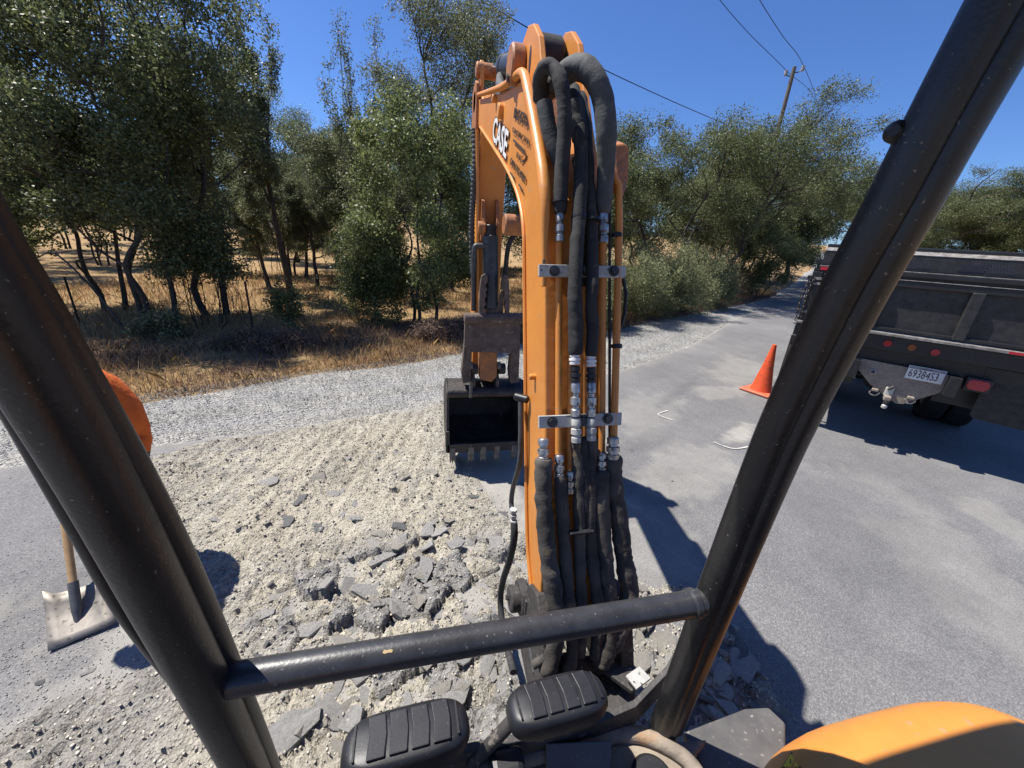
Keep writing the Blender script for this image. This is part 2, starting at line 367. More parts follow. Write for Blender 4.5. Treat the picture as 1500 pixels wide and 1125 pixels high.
# dry field
m, N, L, b = nodes('field'); tc = N.new('ShaderNodeTexCoord').outputs['Object']
f1 = nz(N, L, tc, .35, 5); f2 = nz(N, L, tc, 5, 6, .7); f3 = nz(N, L, tc, 45, 4, .7)
c = ramp(N, L, f1, [(.33, (.30, .19, .105)), (.5, (.42, .28, .13)), (.68, (.52, .37, .17))])
c = mixc(N, L, .5, c, ramp(N, L, f2, [(.32, (.16, .10, .062)), (.55, (.40, .27, .14)), (.75, (.58, .43, .22))]))
c = mixc(N, L, .45, c, ramp(N, L, f3, [(.3, (.35, .35, .35)), (.7, (1.4, 1.4, 1.4))]), 'MULTIPLY')
c = mixc(N, L, attr(N, 'litter'), c, ramp(N, L, f3, [(.35, (.085, .058, .045)), (.7, (.26, .18, .125))]))
L.new(c, b.inputs['Base Color']); b.inputs['Roughness'].default_value = .95; b.inputs['Specular IOR Level'].default_value = .1
n1 = bumpn(N, L, None, f3, .8, .05); bumpn(N, L, b, f2, .6, .12, n1)
# broken subgrade
m, N, L, b = nodes('rubble'); tc = N.new('ShaderNodeTexCoord').outputs['Object']
f2 = nz(N, L, tc, 4, 6, .7); v1 = N.new('ShaderNodeTexVoronoi'); v1.inputs['Scale'].default_value = 70; L.new(tc, v1.inputs['Vector']); f3 = nz(N, L, tc, 60, 5, .7)
tan = ramp(N, L, f2, [(.3, (.345, .312, .25)), (.55, (.43, .396, .322)), (.75, (.515, .48, .40))])
gry = ramp(N, L, f2, [(.3, (.20, .195, .185)), (.7, (.33, .32, .30))])
c = mixc(N, L, attr(N, 'tone'), tan, gry)
c = mixc(N, L, .55, c, ramp(N, L, v1.outputs['Color'], [(.1, (.62, .61, .59)), (.9, (1.3, 1.29, 1.26))]), 'MULTIPLY')
c = mixc(N, L, attr(N, 'dark'), c, (.075, .073, .07))
L.new(c, b.inputs['Base Color']); b.inputs['Roughness'].default_value = .93; b.inputs['Specular IOR Level'].default_value = .15
n1 = bumpn(N, L, None, v1.outputs['Distance'], .8, .012); bumpn(N, L, b, f3, .7, .02, n1)
# slab pieces
mat('slab_grey', (.40, .385, .355), (.27, .262, .245), rough=.9, scale=9, bump=.7, bscale=70, speck=(.40, .38, .33), speck_amt=.16, speck_scale=18)
mat('slab_tan', (.44, .41, .345), (.32, .297, .25), rough=.95, scale=12, bump=.8, bscale=55, speck=(.24, .23, .215), speck_amt=.12, speck_scale=30)
mat('slab_dark', (.19, .187, .18), (.10, .098, .095), rough=.85, scale=14, bump=.7, bscale=60, speck=(.24, .22, .19), speck_amt=.12, speck_scale=30)
mat('pebble', (.40, .388, .355), (.26, .253, .235), rough=.9, scale=6, island=.45)
mat('pebble_tan', (.48, .445, .365), (.33, .305, .25), rough=.95, scale=6, island=.35)
mat('road_paint', (.62, .60, .52), (.42, .41, .37), rough=.8, scale=40)

# ------------------------------------------------------------------ ground sheet
def warp(n, lo, hi, c, k):
    t = np.linspace(-1, 1, n); s = np.sinh(k*t)/math.sinh(k); return np.where(s < 0, c+s*(c-lo), c+s*(hi-c))
gx = warp(261, -400, 400, 0, 6.2); gy = warp(261, -300, 700, 8, 6.6)
X, Y = np.meshgrid(gx, gy)
off = Y-yg(X); Z = gz(X, Y)
out_l = sstep(-.25, .35, off); out_r = sstep(-.4, .6, (ya_(X)-ROAD_W)-Y)
o_ = np.maximum(out_l, out_r)
near = np.exp(-((X/30)**2+((Y-8)/30)**2))
Z = Z-.16*(1-o_)+o_*(.07*(fbm(X, Y, .7)-.45)+.05*(fbm(X, Y, 2.4)-.45))*near
Z += sstep(2.5, 12, off)*.25*sstep(-30, -2, -np.abs(X+4))*0
Z += sstep(18, 60, off)*.03*np.maximum(0, off-18)*sstep(20, -10, X)
litter = np.clip(sstep(4.6, 1.2, off)*sstep(.15, 1.2, off)*sstep(.30, .55, fbm(X, Y, .9))*1.0, 0, .9)
ground = grid_obj('ground', gx, gy, Z, 'field', attrs={'litter': litter}); ground['kind'] = 'structure'; ground['label'] = 'dry golden grass field with leaf litter beside the road'
def ground_z(x, y):
    o2 = float(sstep(-.25, .35, np.array(y-yg(np.array(float(x))))))
    return float(gz(x, y))-.16*(1-o2)+o2*(.07*(float(fbm(np.array(float(x)), np.array(float(y)), .7))-.45)+.05*(float(fbm(np.array(float(x)), np.array(float(y)), 2.4))-.45))*math.exp(-((x/30)**2+((y-8)/30)**2))

# ------------------------------------------------------------------ gravel shoulder
lx = np.concatenate([np.arange(-60, -9, 1.), np.arange(-9, 12, .05), np.arange(12, 24, .2), np.arange(24, 118, 1.5)])
tv = np.linspace(0, 1, 64)
A = ya_(lx)-.6; Bq = yg(lx)+.45
X = np.tile(lx, (len(tv), 1)); Y = A[None, :]+(Bq-A)[None, :]*tv[:, None]
e = Y-ya_(X)
trk = np.zeros_like(X)
for cpos, w in ((.38, .16), (1.05, .22)):
    trk = np.maximum(trk, np.exp(-((e-cpos-.15*(fbm(X, X*0, .5)-.5))/w)**2))
Z = gz(X, Y)-.014+.035*(fbm(X, Y, 1.6)-.5)+.016*(fbm(X, Y, 9, 3)-.5)-.018*trk-.14*sstep(-.15, .45, Y-yg(X))-.03*sstep(-.05, -.5, e)
tread = .012*np.maximum(0, np.sin((X*.8+Y*1.5)*42))*np.exp(-(((X+1.2)/.8)**2+((Y-5.45)/.3)**2)); Z = Z+tread
gravel = grid_obj('gravel_shoulder', X, Y, Z, 'gravel', attrs={'track': np.clip(trk*.75*(.4+fbm(X, Y, 1.2)), 0, 1)}); gravel['kind'] = 'structure'; gravel['label'] = 'pale crushed gravel shoulder between road and dry grass'

# ------------------------------------------------------------------ asphalt road
tv = np.concatenate([np.linspace(0, .5, 90), np.linspace(.515, 1, 40)])
Atop = ya(lx); X = np.tile(lx, (len(tv), 1)); Y = Atop[None, :]-ROAD_W*tv[:, None]
edge = Atop[None, :]-Y
dust = np.zeros_like(X); dark = np.zeros_like(X)
def blob(px, py, rx, ry, ang, amt, arr):
    p = G(px, py); u = (X-p.x)*math.cos(ang)+(Y-p.y)*math.sin(ang); v = -(X-p.x)*math.sin(ang)+(Y-p.y)*math.cos(ang)
    q = np.hypot(u/rx, v/ry)+1.5*(fbm(X, Y, 2.6)-.5)+1.1*(fbm(X, Y, 9)-.5)
    np.maximum(arr, amt*sstep(1.1, .6, q), out=arr)
for a in ((1060, 575, .55, .3, .3, .35), (1085, 632, .40, .12, .5, .8), (1080, 545, 1.2, .5, .6, .3), (1420, 850, 1.2, .42, 1.0, .25), (940, 800, .6, .5, .4, .3), (560, 720, 1.6, 1.6, 0, .75), (690, 690, .5, .6, 0, .6), (150, 1050, .5, .5, 0, .55), (950, 600, .9, .5, .6, .25), (1490, 780, .5, .2, 1.2, .3), (1000, 690, .7, .35, .4, .35)): blob(*a, dust)
for a in ((1000, 570, 1.1, .1, .65, .35), (90, 860, .5, .12, .8, .3), (960, 640, .6, .12, .55, .25), (1250, 760, 1.3, .5, .9, .22)): blob(*a, dark)
dust = np.maximum(dust, .5*sstep(.5, .0, edge)*fbm(X, Y, 2))
Z = gz(X, Y)+.010*(fbm(X, Y, .8)-.5)-.035*sstep(.06, .0, edge)
road = grid_obj('road', X, Y, Z, 'asphalt', attrs={'dust': np.clip(dust, 0, 1), 'dark': dark}); road['kind'] = 'structure'; road['label'] = 'weathered grey asphalt road with worn dusty patches'

# ------------------------------------------------------------------ broken up strip of road in front of the digger
POLY = [(222, 668), (330, 642), (450, 622), (600, 600), (654, 590), (662, 660), (700, 692), (735, 740), (792, 800), (850, 850), (930, 842), (1010, 868), (1075, 930), (1160, 1045), (1060, 1120), (860, 1180), (700, 1240), (420, 1240), (-60, 1260), (-60, 1110), (40, 1040), (140, 1000), (215, 960), (220, 880), (215, 800)]
poly = np.array([G(*p)[:2] for p in POLY])
def sdist(X, Y):
    d = np.full(X.shape, 1e9); inside = np.zeros(X.shape, bool)
    for i in range(len(poly)):
        a = poly[i]; b2 = poly[(i+1) % len(poly)]; ex, ey = b2-a
        t = np.clip(((X-a[0])*ex+(Y-a[1])*ey)/(ex*ex+ey*ey), 0, 1)
        d = np.minimum(d, np.hypot(X-a[0]-t*ex, Y-a[1]-t*ey))
        cond = ((a[1] > Y) != (b2[1] > Y)) & (X < ex*(Y-a[1])/(ey if abs(ey) > 1e-9 else 1e-9)+a[0]); inside ^= cond
    return np.where(inside, d, -d)
st = .0155
xs = np.arange(poly[:, 0].min()-.2, poly[:, 0].max()+.2, st); ys = np.arange(max(.75, poly[:, 1].min()-.2), poly[:, 1].max()+.2, st)
X, Y = np.meshgrid(xs, ys); sd = sdist(X, Y)+.22*(fbm(X, Y, 2.2)-.5)+.10*(fbm(X, Y, 8)-.5)
c0 = G(560, 860); c1 = G(1030, 930); c2 = G(720, 880); c3 = G(650, 1010); c4 = G(470, 890)
brk = np.clip(1.15*np.exp(-(((X-c0.x)/.62)**2+((Y-c0.y)/.42)**2))+1.1*np.exp(-(((X-c1.x)/.42)**2+((Y-c1.y)/.45)**2))+1.1*np.exp(-(((X-c2.x)/.45)**2+((Y-c2.y)/.55)**2))+.9*np.exp(-(((X-c3.x)/.45)**2+((Y-c3.y)/.25)**2))+.6*np.exp(-(((X-c4.x)/.3)**2+((Y-c4.y)/.3)**2)), 0, 1)
wx = X+.05*(fbm(X, Y, 6)-.5); wy = Y+.05*(fbm(X+9, Y, 6)-.5)
d1, d2, h, tx, ty, rx, ry = worley(wx, wy, 5.2, 4)
e1, e2, h2, tx2, ty2, rx2, ry2 = worley(wx, wy, 12.5, 9)
f1_, f2_, h3, tx3, ty3, rx3, ry3 = worley(X, Y, 30, 12)
slab = (h-.35)*.10+(tx*rx+ty*ry)*.11-.075*sstep(.12, .0, d2-d1)
slab2 = (h2-.4)*.038+(tx2*rx2+ty2*ry2)*.035-.022*sstep(.16, 0, e2-e1)
peb = (h3-.3)*.018+(tx3*rx3+ty3*ry3)*.012-.010*sstep(.2, 0, f2_-f1_)
# grooves left by the bucket teeth, running towards the machine
gdir = (X-.25*(Y-3))*1.0; groove = .010*np.sin(gdir*2*PI/.155)*sstep(2.5, 2.9, Y)*(.35+fbm(X, Y, 3))
Z = .008+.026*fbm(X, Y, 2.2)+.030*(fbm(X, Y, 7)-.5)+groove*(1-brk)+brk*slab*.62+(.35+.65*brk)*slab2*sstep(.28, .6, fbm(X+5, Y, 1.7)+.35*brk)+peb*(1-.4*brk)*(.6+1.5*vnoise(X, Y, 2.1))
Z = np.where(sd > 0, Z*sstep(0, .10, sd)+.004*sstep(0, .05, sd), 0)-.05*sstep(.04, -.10, sd)
tone = np.clip(brk*sstep(.45, .62, h)*1.0+.55*sstep(.55, .8, h2)*sstep(.42, .6, fbm(X, Y, 1.3))+.5*sstep(.5, .8, fbm(X+3, Y+8, 1.1)), 0, .95)
tone = np.maximum(tone, .75*sstep(.45, .1, sd)*fbm(X, Y, 3)); tone = np.maximum(tone, .85*sstep(-.75, -1.15, X+.25*fbm(X, Y, 2))*sstep(2.1, 1.7, Y)*(.5+.8*fbm(X, Y, 2.7))); tone = np.clip(tone, 0, .95)
dk = np.clip(.75*brk*sstep(.10, .0, d2-d1)+.35*sstep(.62, .8, fbm(X+2, Y, 2.3)), 0, .8)
patch = grid_obj('broken_roadbed', xs, ys, Z, 'rubble', attrs={'tone': tone, 'dark': dk}); patch['kind'] = 'structure'; patch['label'] = 'dug up strip of roadbed with tan broken asphalt rubble'
def patch_z(x, y):
    i = int(round((x-xs[0])/st)); j = int(round((y-ys[0])/st))
    if 0 <= i < len(xs) and 0 <= j < len(ys): return max(float(Z[j, i]), 0.)
    return 0.
PZ = Z; PX0, PY0 = xs[0], ys[0]

# slab pieces: shared meshes, each piece an object of its own
R = random.Random(11)
def slab_mesh(name, m, sides, seed, thick):
    r = random.Random(seed); ang = sorted(r.uniform(0, 2*PI) for _ in range(sides))
    ang = [a*.5+.5*(2*PI*i/sides) for i, a in enumerate(ang)]
    pts = [(math.cos(a)*r.uniform(.62, 1.0), math.sin(a)*r.uniform(.5, .95)) for a in ang]
    n = sides; vs = [(x*r.uniform(.9, 1.08), y*r.uniform(.9, 1.08), -thick*r.uniform(.7, 1.1)) for x, y in pts]+[(x, y, thick*r.uniform(-.1, .25)) for x, y in pts]+[(x*.55+r.uniform(-.1, .1), y*.55+r.uniform(-.1, .1), thick*r.uniform(.15, .42)) for x, y in pts]
    vs += [(0, 0, thick*.3)]
    fs = [tuple(range(n))[::-1]]+[(i, (i+1) % n, n+(i+1) % n, n+i) for i in range(n)]+[(n+i, n+(i+1) % n, 2*n+(i+1) % n, 2*n+i) for i in range(n)]+[(2*n+i, 2*n+(i+1) % n, 3*n) for i in range(n)]
    me = bpy.data.meshes.new(name); me.from_pydata(vs, [], fs); me.materials.append(MATS[m]); me.update(); return me
SL = {k: [slab_mesh('asphalt_chunk', m, R.choice((5, 6, 7)), 100*q+i, R.uniform(.25, .5)) for i in range(5)] for q, (k, m) in enumerate((('g', 'slab_grey'), ('t', 'slab_tan'), ('d', 'slab_dark')))}
def chunk(x, y, size, kind, tilt=.35, lift=0., zbase=None):
    o = bpy.data.objects.new('asphalt_chunk', R.choice(SL[kind]))
    z = patch_z(x, y) if zbase is None else zbase
    o.location = (x, y, z+size*.05+lift); o.scale = (size*1.15, size*R.uniform(.6, 1.1), size*R.uniform(.3, .6))
    o.rotation_euler = (R.gauss(0, tilt), R.gauss(0, tilt), R.uniform(0, 2*PI)); return link(o, patch)
n = 0
ZONES = [((380, 690), (770, 1000), 95, (.03, .095), 'gtd'), ((470, 760), (765, 930), 52, (.045, .12), 'gggt'), ((930, 850), (1010, 990), 22, (.05, .12), 'ttg'), ((1010, 900), (1160, 1060), 26, (.06, .15), 'ggd'), ((400, 960), (760, 1110), 44, (.05, .13), 'ggt'), ((240, 650), (640, 780), 40, (.018, .05), 'ttg'), ((620, 600), (740, 740), 12, (.03, .07), 'gt')]
for (a, b2, cnt, (s0, s1), kinds) in ZONES:
    k = 0; tries = 0
    while k < cnt and tries < 2000:
        tries += 1; px = R.uniform(a[0], b2[0]); py = R.uniform(a[1], b2[1]); p = G(px, py)
        if sdist(np.array([p.x]), np.array([p.y]))[0] < .03: continue
        s = s0+(s1-s0)*R.random()**2.0
        chunk(p.x, p.y, s, R.choice(kinds), R.uniform(.1, .38)); k += 1; n += 1
for px, py, s in ((925, 660, .03), (1010, 640, .012), (165, 1040, .03), (60, 1000, .02), (130, 985, .025), (20, 1090, .05), (110, 1040, .02), (890, 640, .02), (985, 705, .015)):
    p = G(px, py); chunk(p.x, p.y, s, R.choice('gd'), .2, 0, 0.004)

def pebbles(name, pts, sizes, m, parent, seed=0):
    r = np.random.default_rng(seed); n = len(pts)
    base = np.array([(1, 0, 0), (-1, 0, 0), (0, 1, 0), (0, -1, 0), (0, 0, 1), (0, 0, -1)], float)
    fc = np.array([(0, 2, 4), (2, 1, 4), (1, 3, 4), (3, 0, 4), (2, 0, 5), (1, 2, 5), (3, 1, 5), (0, 3, 5)])
    V = base[None]*(r.uniform(.55, 1.1, (n, 6, 1)))*np.stack([sizes, sizes*r.uniform(.6, 1, n), sizes*r.uniform(.35, .7, n)], 1)[:, None, :]
    V += r.uniform(-.2, .2, V.shape)*sizes[:, None, None]
    a = r.uniform(0, 2*PI, n); ca, sa = np.cos(a), np.sin(a)
    Vr = V.copy(); Vr[..., 0] = V[..., 0]*ca[:, None]-V[..., 1]*sa[:, None]; Vr[..., 1] = V[..., 0]*sa[:, None]+V[..., 1]*ca[:, None]
    V = Vr+pts[:, None, :]
    Fc = fc[None]+(np.arange(n)*6)[:, None, None]
    o = raw_obj(name, V.reshape(-1, 3), Fc.reshape(-1, 3), m, parent); o['kind'] = 'stuff'; return o
r = np.random.default_rng(5)
P = np.stack([r.uniform(xs[0], xs[-1], 60000), r.uniform(ys[0], ys[-1], 60000)], 1); keep = sdist(P[:, 0], P[:, 1]) > -.06+.12*r.random(60000); P = P[keep][:26000]
zz = np.maximum(PZ[np.clip(((P[:, 1]-PY0)/st).round().astype(int), 0, PZ.shape[0]-1), np.clip(((P[:, 0]-PX0)/st).round().astype(int), 0, PZ.shape[1]-1)], 0)
sz = .003+.011*r.random(len(P))**3.2
pebbles('loose_rubble', np.column_stack([P, zz+sz*.2]), sz, 'pebble_tan', patch, 1)
# gravel stones near enough to be seen, and scatter on the asphalt
x_ = r.uniform(-6, 9, 60000); y_ = ya_(x_)+r.uniform(0, 1, 60000)*(yg_(x_)-ya_(x_)+.15)
sz = .005+.011*r.random(len(x_))**2.5
pebbles('loose_gravel', np.column_stack([x_, y_, gz(x_, y_)-.006+.012*r.random(len(x_))]), sz, 'pebble', gravel, 2)
NG = 26000; q = r.random(NG); x_ = np.where(q < .5, r.normal(-1.7, .65, NG), r.uniform(-4, 6, NG)); y_ = np.where(q < .5, r.normal(1.6, .6, NG), ya_(x_)-r.random(NG)**2*4)
sz = .0015+.0055*r.random(len(x_))**4
pebbles('road_grit', np.column_stack([x_, y_, gz(x_, y_)+.003]), sz, 'pebble', road, 3)
# survey paint on the asphalt
def paint(pts, w):
    vs = []; fs = []
    P3 = smooth_path([G(*p) for p in pts], 5)
    for i, p in enumerate(P3):
        d = (P3[min(i+1, len(P3)-1)]-P3[max(i-1, 0)]).normalized(); nn = Vector((-d.y, d.x, 0)); ww = w*(.7+.5*mnoise.noise(p*9))
        for s in (-1, 1):
            q = p+nn*ww*s; vs.append((q.x, q.y, float(gz(q.x, q.y))+.009))
    for i in range(len(P3)-1): fs.append((2*i, 2*i+1, 2*i+3, 2*i+2))
    return mesh_obj('paint_mark', vs, fs, 'road_paint', road)
paint([(978, 602), (964, 608), (985, 616)], .013); paint([(1045, 648), (1062, 655), (1078, 658), (1096, 655)], .013)
# ------------------------------------------------------------------ the excavator we sit in (world axes = machine axes: x right, y forward)
EX = thing('excavator', 'orange compact excavator with black canopy posts, hose-covered boom and thumb bucket', 'excavator')
def oval(name, pts, rx, ry, m, parent, n=24, sm=6, taper=0.):
    P_ = smooth_path(pts, sm) if sm else [Vector(p) for p in pts]; vs = []; fs = []
    for i, p in enumerate(P_):
        d = (P_[min(i+1, len(P_)-1)]-P_[max(i-1, 0)]).normalized(); x = Vector((1, 0, 0)); x = (x-d*x.dot(d)).normalized(); q = d.cross(x)
        for k in range(n):
            a = 2*PI*k/n; c, s = math.cos(a), math.sin(a)
            c = math.copysign(abs(c)**.8, c); s = math.copysign(abs(s)**.8, s); k_ = 1-taper*i/(len(P_)-1)
            vs.append(p+x*rx*c*k_+q*ry*s*k_)
    for i in range(len(P_)-1):
        for k in range(n): fs.append((i*n+k, i*n+(k+1) % n, (i+1)*n+(k+1) % n, (i+1)*n+k))
    fs += [tuple(range(n))[::-1], tuple((len(P_)-1)*n+k for k in range(n))]
    return mesh_obj(name, vs, fs, m, parent, smooth=True)
# canopy frame --------------------------------------------------------
frame = MB().box((.145, -.20, 2.80), (1.16, 2.14, .07)).build('canopy_roof', 'black_paint', EX, bevel=.02)
LPX = [(385, 1180), (350, 1100), (238, 883), (143, 700), (12, 470), (-180, 130)]
lp = [XP(x, y, -.365) for x, y in LPX]; lp.append(Vector((-.36, lp[-1].y-.06, 2.78)))
post_l = oval('canopy_post', lp, .033, .035, 'post_paint', EX, taper=.16)
LP2 = [(410, 1180), (383, 1100), (292, 883), (200, 700), (66, 470), (-125, 130)]
lp2 = [XP(x, y, -.352) for x, y in LP2]; lp2.append(Vector((-.352, lp2[-1].y-.06, 2.78)))
oval('seal_channel', lp2, .022, .023, 'post_paint', post_l, taper=.35)
tube('grab_rail', [XP(-40, 480, -.43), XP(22, 590, -.43), XP(118, 765, -.425), XP(196, 905, -.42), XP(290, 1026, -.405), XP(330, 1070, -.39)], .0145, 'black_paint', EX, 14)
RPX = [(972, 1068), (1046, 870), (1112, 700), (1154, 600), (1236, 430), (1307, 300), (1413, 100)]
rp_ = [XP(x, y, .645) for x, y in RPX]; rp_.append(Vector((.645, rp_[-1].y-.08, 2.78)))
post_r = oval('canopy_post', rp_, .034, .035, 'post_paint', EX, taper=.12)
RP2 = [(986, 1064), (1066, 870), (1138, 700), (1185, 600), (1275, 430), (1349, 300), (1461, 100)]
rp2 = [XP(x, y, .655) for x, y in RP2]; rp2.append(Vector((.655, rp2[-1].y-.08, 2.78)))
oval('seal_channel', rp2, .023, .024, 'post_paint', post_r, taper=.22)
for s in (-.36, .64):
    oval('rear_post', [(s, -1.15, .9), (s, -1.15, 2.78)], .045, .045, 'post_paint', EX, sm=0)
ba = G(338, 996, 1.35); bb = G(1027, 882, 1.35)
bar = tube('cross_bar', [ba, bb], .0285, 'bar_paint', EX, 24, 0)
bd = (bb-ba).normalized(); ch = ba+bd*(bb-ba).length*.275
mesh_obj('paint_chip', [ch+bd*a+Vector((0, -.029*math.cos(t), .029*math.sin(t))) for a, t in ((-.007, 1.05), (-.002, .98), (.003, 1.02), (.010, .99), (.012, 1.12), (.006, 1.2), (.002, 1.16), (-.004, 1.22))], [(0, 1, 2, 3, 4, 5, 6, 7)], 'yellow_chip', bar)
cyl('weld_collar', bb-bd*.035, bb-bd*.012, .033, 'bar_paint', bar, 24, .006)
k = XP(1314, 194, .622); cyl('rubber_stop', k+Vector((-.012, -.004, .0)), k+Vector((.04, .012, .0)), .0135, 'rubber', EX, 20, .008)
# front lower frame, floor, covers ------------------------------------
fr = [(1012, 938), (975, 1000), (930, 1040), (880, 1058), (800, 1078), (690, 1100), (600, 1120), (480, 1150), (400, 1160)]
top = [G(x, y, .93) for x, y in fr]
vs = []; fs = []
for i, p in enumerate(top):
    q = Vector((p.x, p.y, .93+(.10 if i == 0 else .045 if i == 1 else .012 if i == 2 else 0)))
    vs += [q, q+Vector((.004, .018, 0)), q+Vector((.004, .018, -.10)), q+Vector((0, 0, -.10))]
for i in range(len(top)-1):
    for a in range(4): fs.append((4*i+a, 4*i+(a+1) % 4, 4*i+4+(a+1) % 4, 4*i+4+a))
fs += [(0, 1, 2, 3), tuple(4*(len(top)-1)+a for a in (3, 2, 1, 0))]
mesh_obj('front_frame', vs, fs, 'cast_dark', EX, bevel=.002)
fl = [G(x, y, .86) for x, y in [(1040, 1075), (1005, 1120), (960, 1180), (900, 1240), (420, 1240), (440, 1175), (560, 1160), (700, 1140), (810, 1105), (900, 1082), (985, 1080)]]
MB().prism([(p.x, p.y, .80) for p in fl], (0, 0, .04)).build('floor_plate', 'floor_tan', EX, bevel=.008)
rim = tube('floor_rim', [G(x, y, .85) for x, y in [(700, 1128), (810, 1100), (880, 1080), (930, 1075), (985, 1098), (1020, 1130), (1040, 1180)]], .02, 'floor_tan', EX, 12)
cyl('floor_boss', G(955, 1150, .84), G(955, 1150, .84)+Vector((0, 0, .03)), .055, 'rubber', EX, 28, .01)
a, b2, c, d = G(800, 1089, .90), G(896, 1085, .90), G(893, 1200, .80), G(800, 1200, .80)
MB().prism([a, b2, c, d], (0, .006, -.012)).build('kick_plate', 'grey_panel', EX, bevel=.003)
MB().box(G(742, 1122, .90), (.09, .07, .05)).build('pedal_base', 'rubber', EX, bevel=.02, bseg=3)
# pedals --------------------------------------------------------------
def pedal(pxc, half_w, half_d, z, ang, tiltx, lever):
    c = G(*pxc, z); M = Matrix.Translation(c) @ Matrix.Rotation(ang, 4, 'Z') @ Matrix.Rotation(tiltx, 4, 'X')
    n = 40; vs = []; fs = []
    prof = [(1.0, -.030), (1.03, -.012), (1.0, .004), (.95, .013), (.85, .018), (.5, .021), (.01, .022)]
    for (k, zz) in prof:
        for i in range(n):
            t = 2*PI*i/n; cx, sx = math.cos(t), math.sin(t); e = .55
            vs.append(M @ Vector((half_w*k*math.copysign(abs(cx)**e, cx), half_d*k*math.copysign(abs(sx)**(e*1.2), sx), zz)))
    for j in range(len(prof)-1):
        for i in range(n): fs.append((j*n+i, j*n+(i+1) % n, (j+1)*n+(i+1) % n, (j+1)*n+i))
    fs += [tuple(range(n))[::-1], tuple((len(prof)-1)*n+i for i in range(n))]
    p = mesh_obj('pedal', vs, fs, 'rubber', EX, smooth=True)
    for i in range(4):                                # raised grip pads
        x0 = -half_w*.62+i*half_w*.34; w = half_w*.28
        q = [(x0, -.72), (x0+w, -.72), (x0+w+.004, 0), (x0+w, .72), (x0, .72), (x0+.004, 0)]
        MB().prism([M @ Vector((x, y*half_d, .0195)) for x, y in q], (M.to_3x3() @ Vector((0, 0, .006)))).build('grip_pad', 'rubber', p, bevel=.0025)
    for s in (-1, 1):
        MB().prism([M @ Vector((s*half_w*.80, y*half_d, .0185)) for y in (-.6, .6)]+[M @ Vector((s*half_w*.83, y*half_d, .0185)) for y in (.6, -.6)], (M.to_3x3() @ Vector((0, 0, .0035)))).build('edge_rib', 'rubber', p)
    tube('pedal_lever', [G(*lever[0]), G(*lever[1]), G(*lever[2])], .016, 'cast_dark', p, 14, 3)
    return p
pedal((597, 1078), .135, .060, 1.05, .05, -.10, ((600, 1105, 1.02), (595, 1130, .96), (590, 1160, .88)))
pedal((817, 1026), .125, .055, 1.05, .05, -.10, ((760, 1045, 1.03), (733, 1075, .98), (690, 1120, .88)))
p0 = G(790, 1077, 1.0); MB().prism([p0, p0+Vector((.014, .004, 0)), p0+Vector((.005, -.012, 0))], (0, 0, .004)).build('yellow_tag', 'yellow_decal', EX)
# right hand cover (orange) and step panel -----------------------------
def hood():
    cx, cy0, hw, hd = 1.20, -.10, .52, .56
    n = 64; vs = []; fs = []
    prof = [(1.0, .55), (1.0, .80), (.995, .86), (.975, .91), (.93, .955), (.86, .985), (.75, 1.005), (.55, 1.02), (.25, 1.028), (.01, 1.03)]
    for k, z in prof:
        for i in range(n):
            t = 2*PI*i/n; c, s = math.cos(t), math.sin(t); e = .55
            vs.append((cx+hw*k*math.copysign(abs(c)**e, c), cy0+hd*k*math.copysign(abs(s)**e, s), z))
    for j in range(len(prof)-1):
        for i in range(n): fs.append((j*n+i, j*n+(i+1) % n, (j+1)*n+(i+1) % n, (j+1)*n+i))
    fs += [tuple(range(n))[::-1], tuple((len(prof)-1)*n+i for i in range(n))]
    return mesh_obj('side_cover', vs, fs, 'orange', EX, smooth=True)
hd_ = hood()
q = [G(x, y, .80) for x, y in [(1000, 1075), (1090, 1040), (1125, 1038), (1150, 1062), (1150, 1150), (1040, 1150)]]
MB().prism([(p.x, p.y, .78) for p in q], (0, 0, .03)).build('step_panel', 'grey_panel', EX, bevel=.008, bseg=3)
# warning triangle on the cover
from mathutils.bvhtree import BVHTree
hb = BVHTree.FromPolygons([v.co for v in hd_.data.vertices], [tuple(p.vertices) for p in hd_.data.polygons])
def on_cover(px, py, lift):
    
    for k_ in range(40):
        q_, n_, _, _ = hb.ray_cast(CAM, ray(px+32+k_, py-2).normalized())
        if q_ is not None: return q_+n_*lift
for pts_, m_, lf in (([(1128, 1104), (1142, 1128), (1113, 1128)], 'dark_decal', .0015), ([(1128, 1108), (1139, 1127), (1116, 1127)], 'yellow_decal', .003), ([(1127, 1117), (1129, 1117), (1129, 1124), (1127, 1124)], 'dark_decal', .0045)):
    mesh_obj('warning_decal', [on_cover(x, y, lf) for x, y in pts_], [tuple(range(len(pts_)))], m_, hd_)
# foot casting, swing post, house, tracks, blade ------------------------
MB().prism([(.40, 1.20, .42), (.40, 1.12, .80), (.40, 1.02, .86), (.40, .90, .78), (.40, .78, .50), (.40, .84, .34)], (.055, 0, 0)).prism([(.70, 1.20, .42), (.70, 1.12, .80), (.70, 1.02, .86), (.70, .90, .78), (.70, .78, .50), (.70, .84, .34)], (.055, 0, 0)).box((.58, .86, .44), (.28, .22, .24)).build('swing_post', 'cast_dark', EX, bevel=.006)
pb = XP(757, 876, .385); cyl('foot_pin', pb+Vector((-.035, 0, 0)), Vector((.80, pb.y, pb.z)), .056, 'cast_dark', EX, 24, .006)
cyl('pin_flange', pb+Vector((.005, 0, 0)), pb+Vector((.045, 0, 0)), .076, 'cast_dark', EX, 28, .006)
cyl('pin_bolt', pb+Vector((-.05, .0, .012)), pb+Vector((-.03, .0, .012)), .012, 'bolt_steel', EX, 6)
MB().box((.15, -.45, .62), (1.72, 1.75, .22)).build('house_deck', 'cast_dark', EX, bevel=.03)
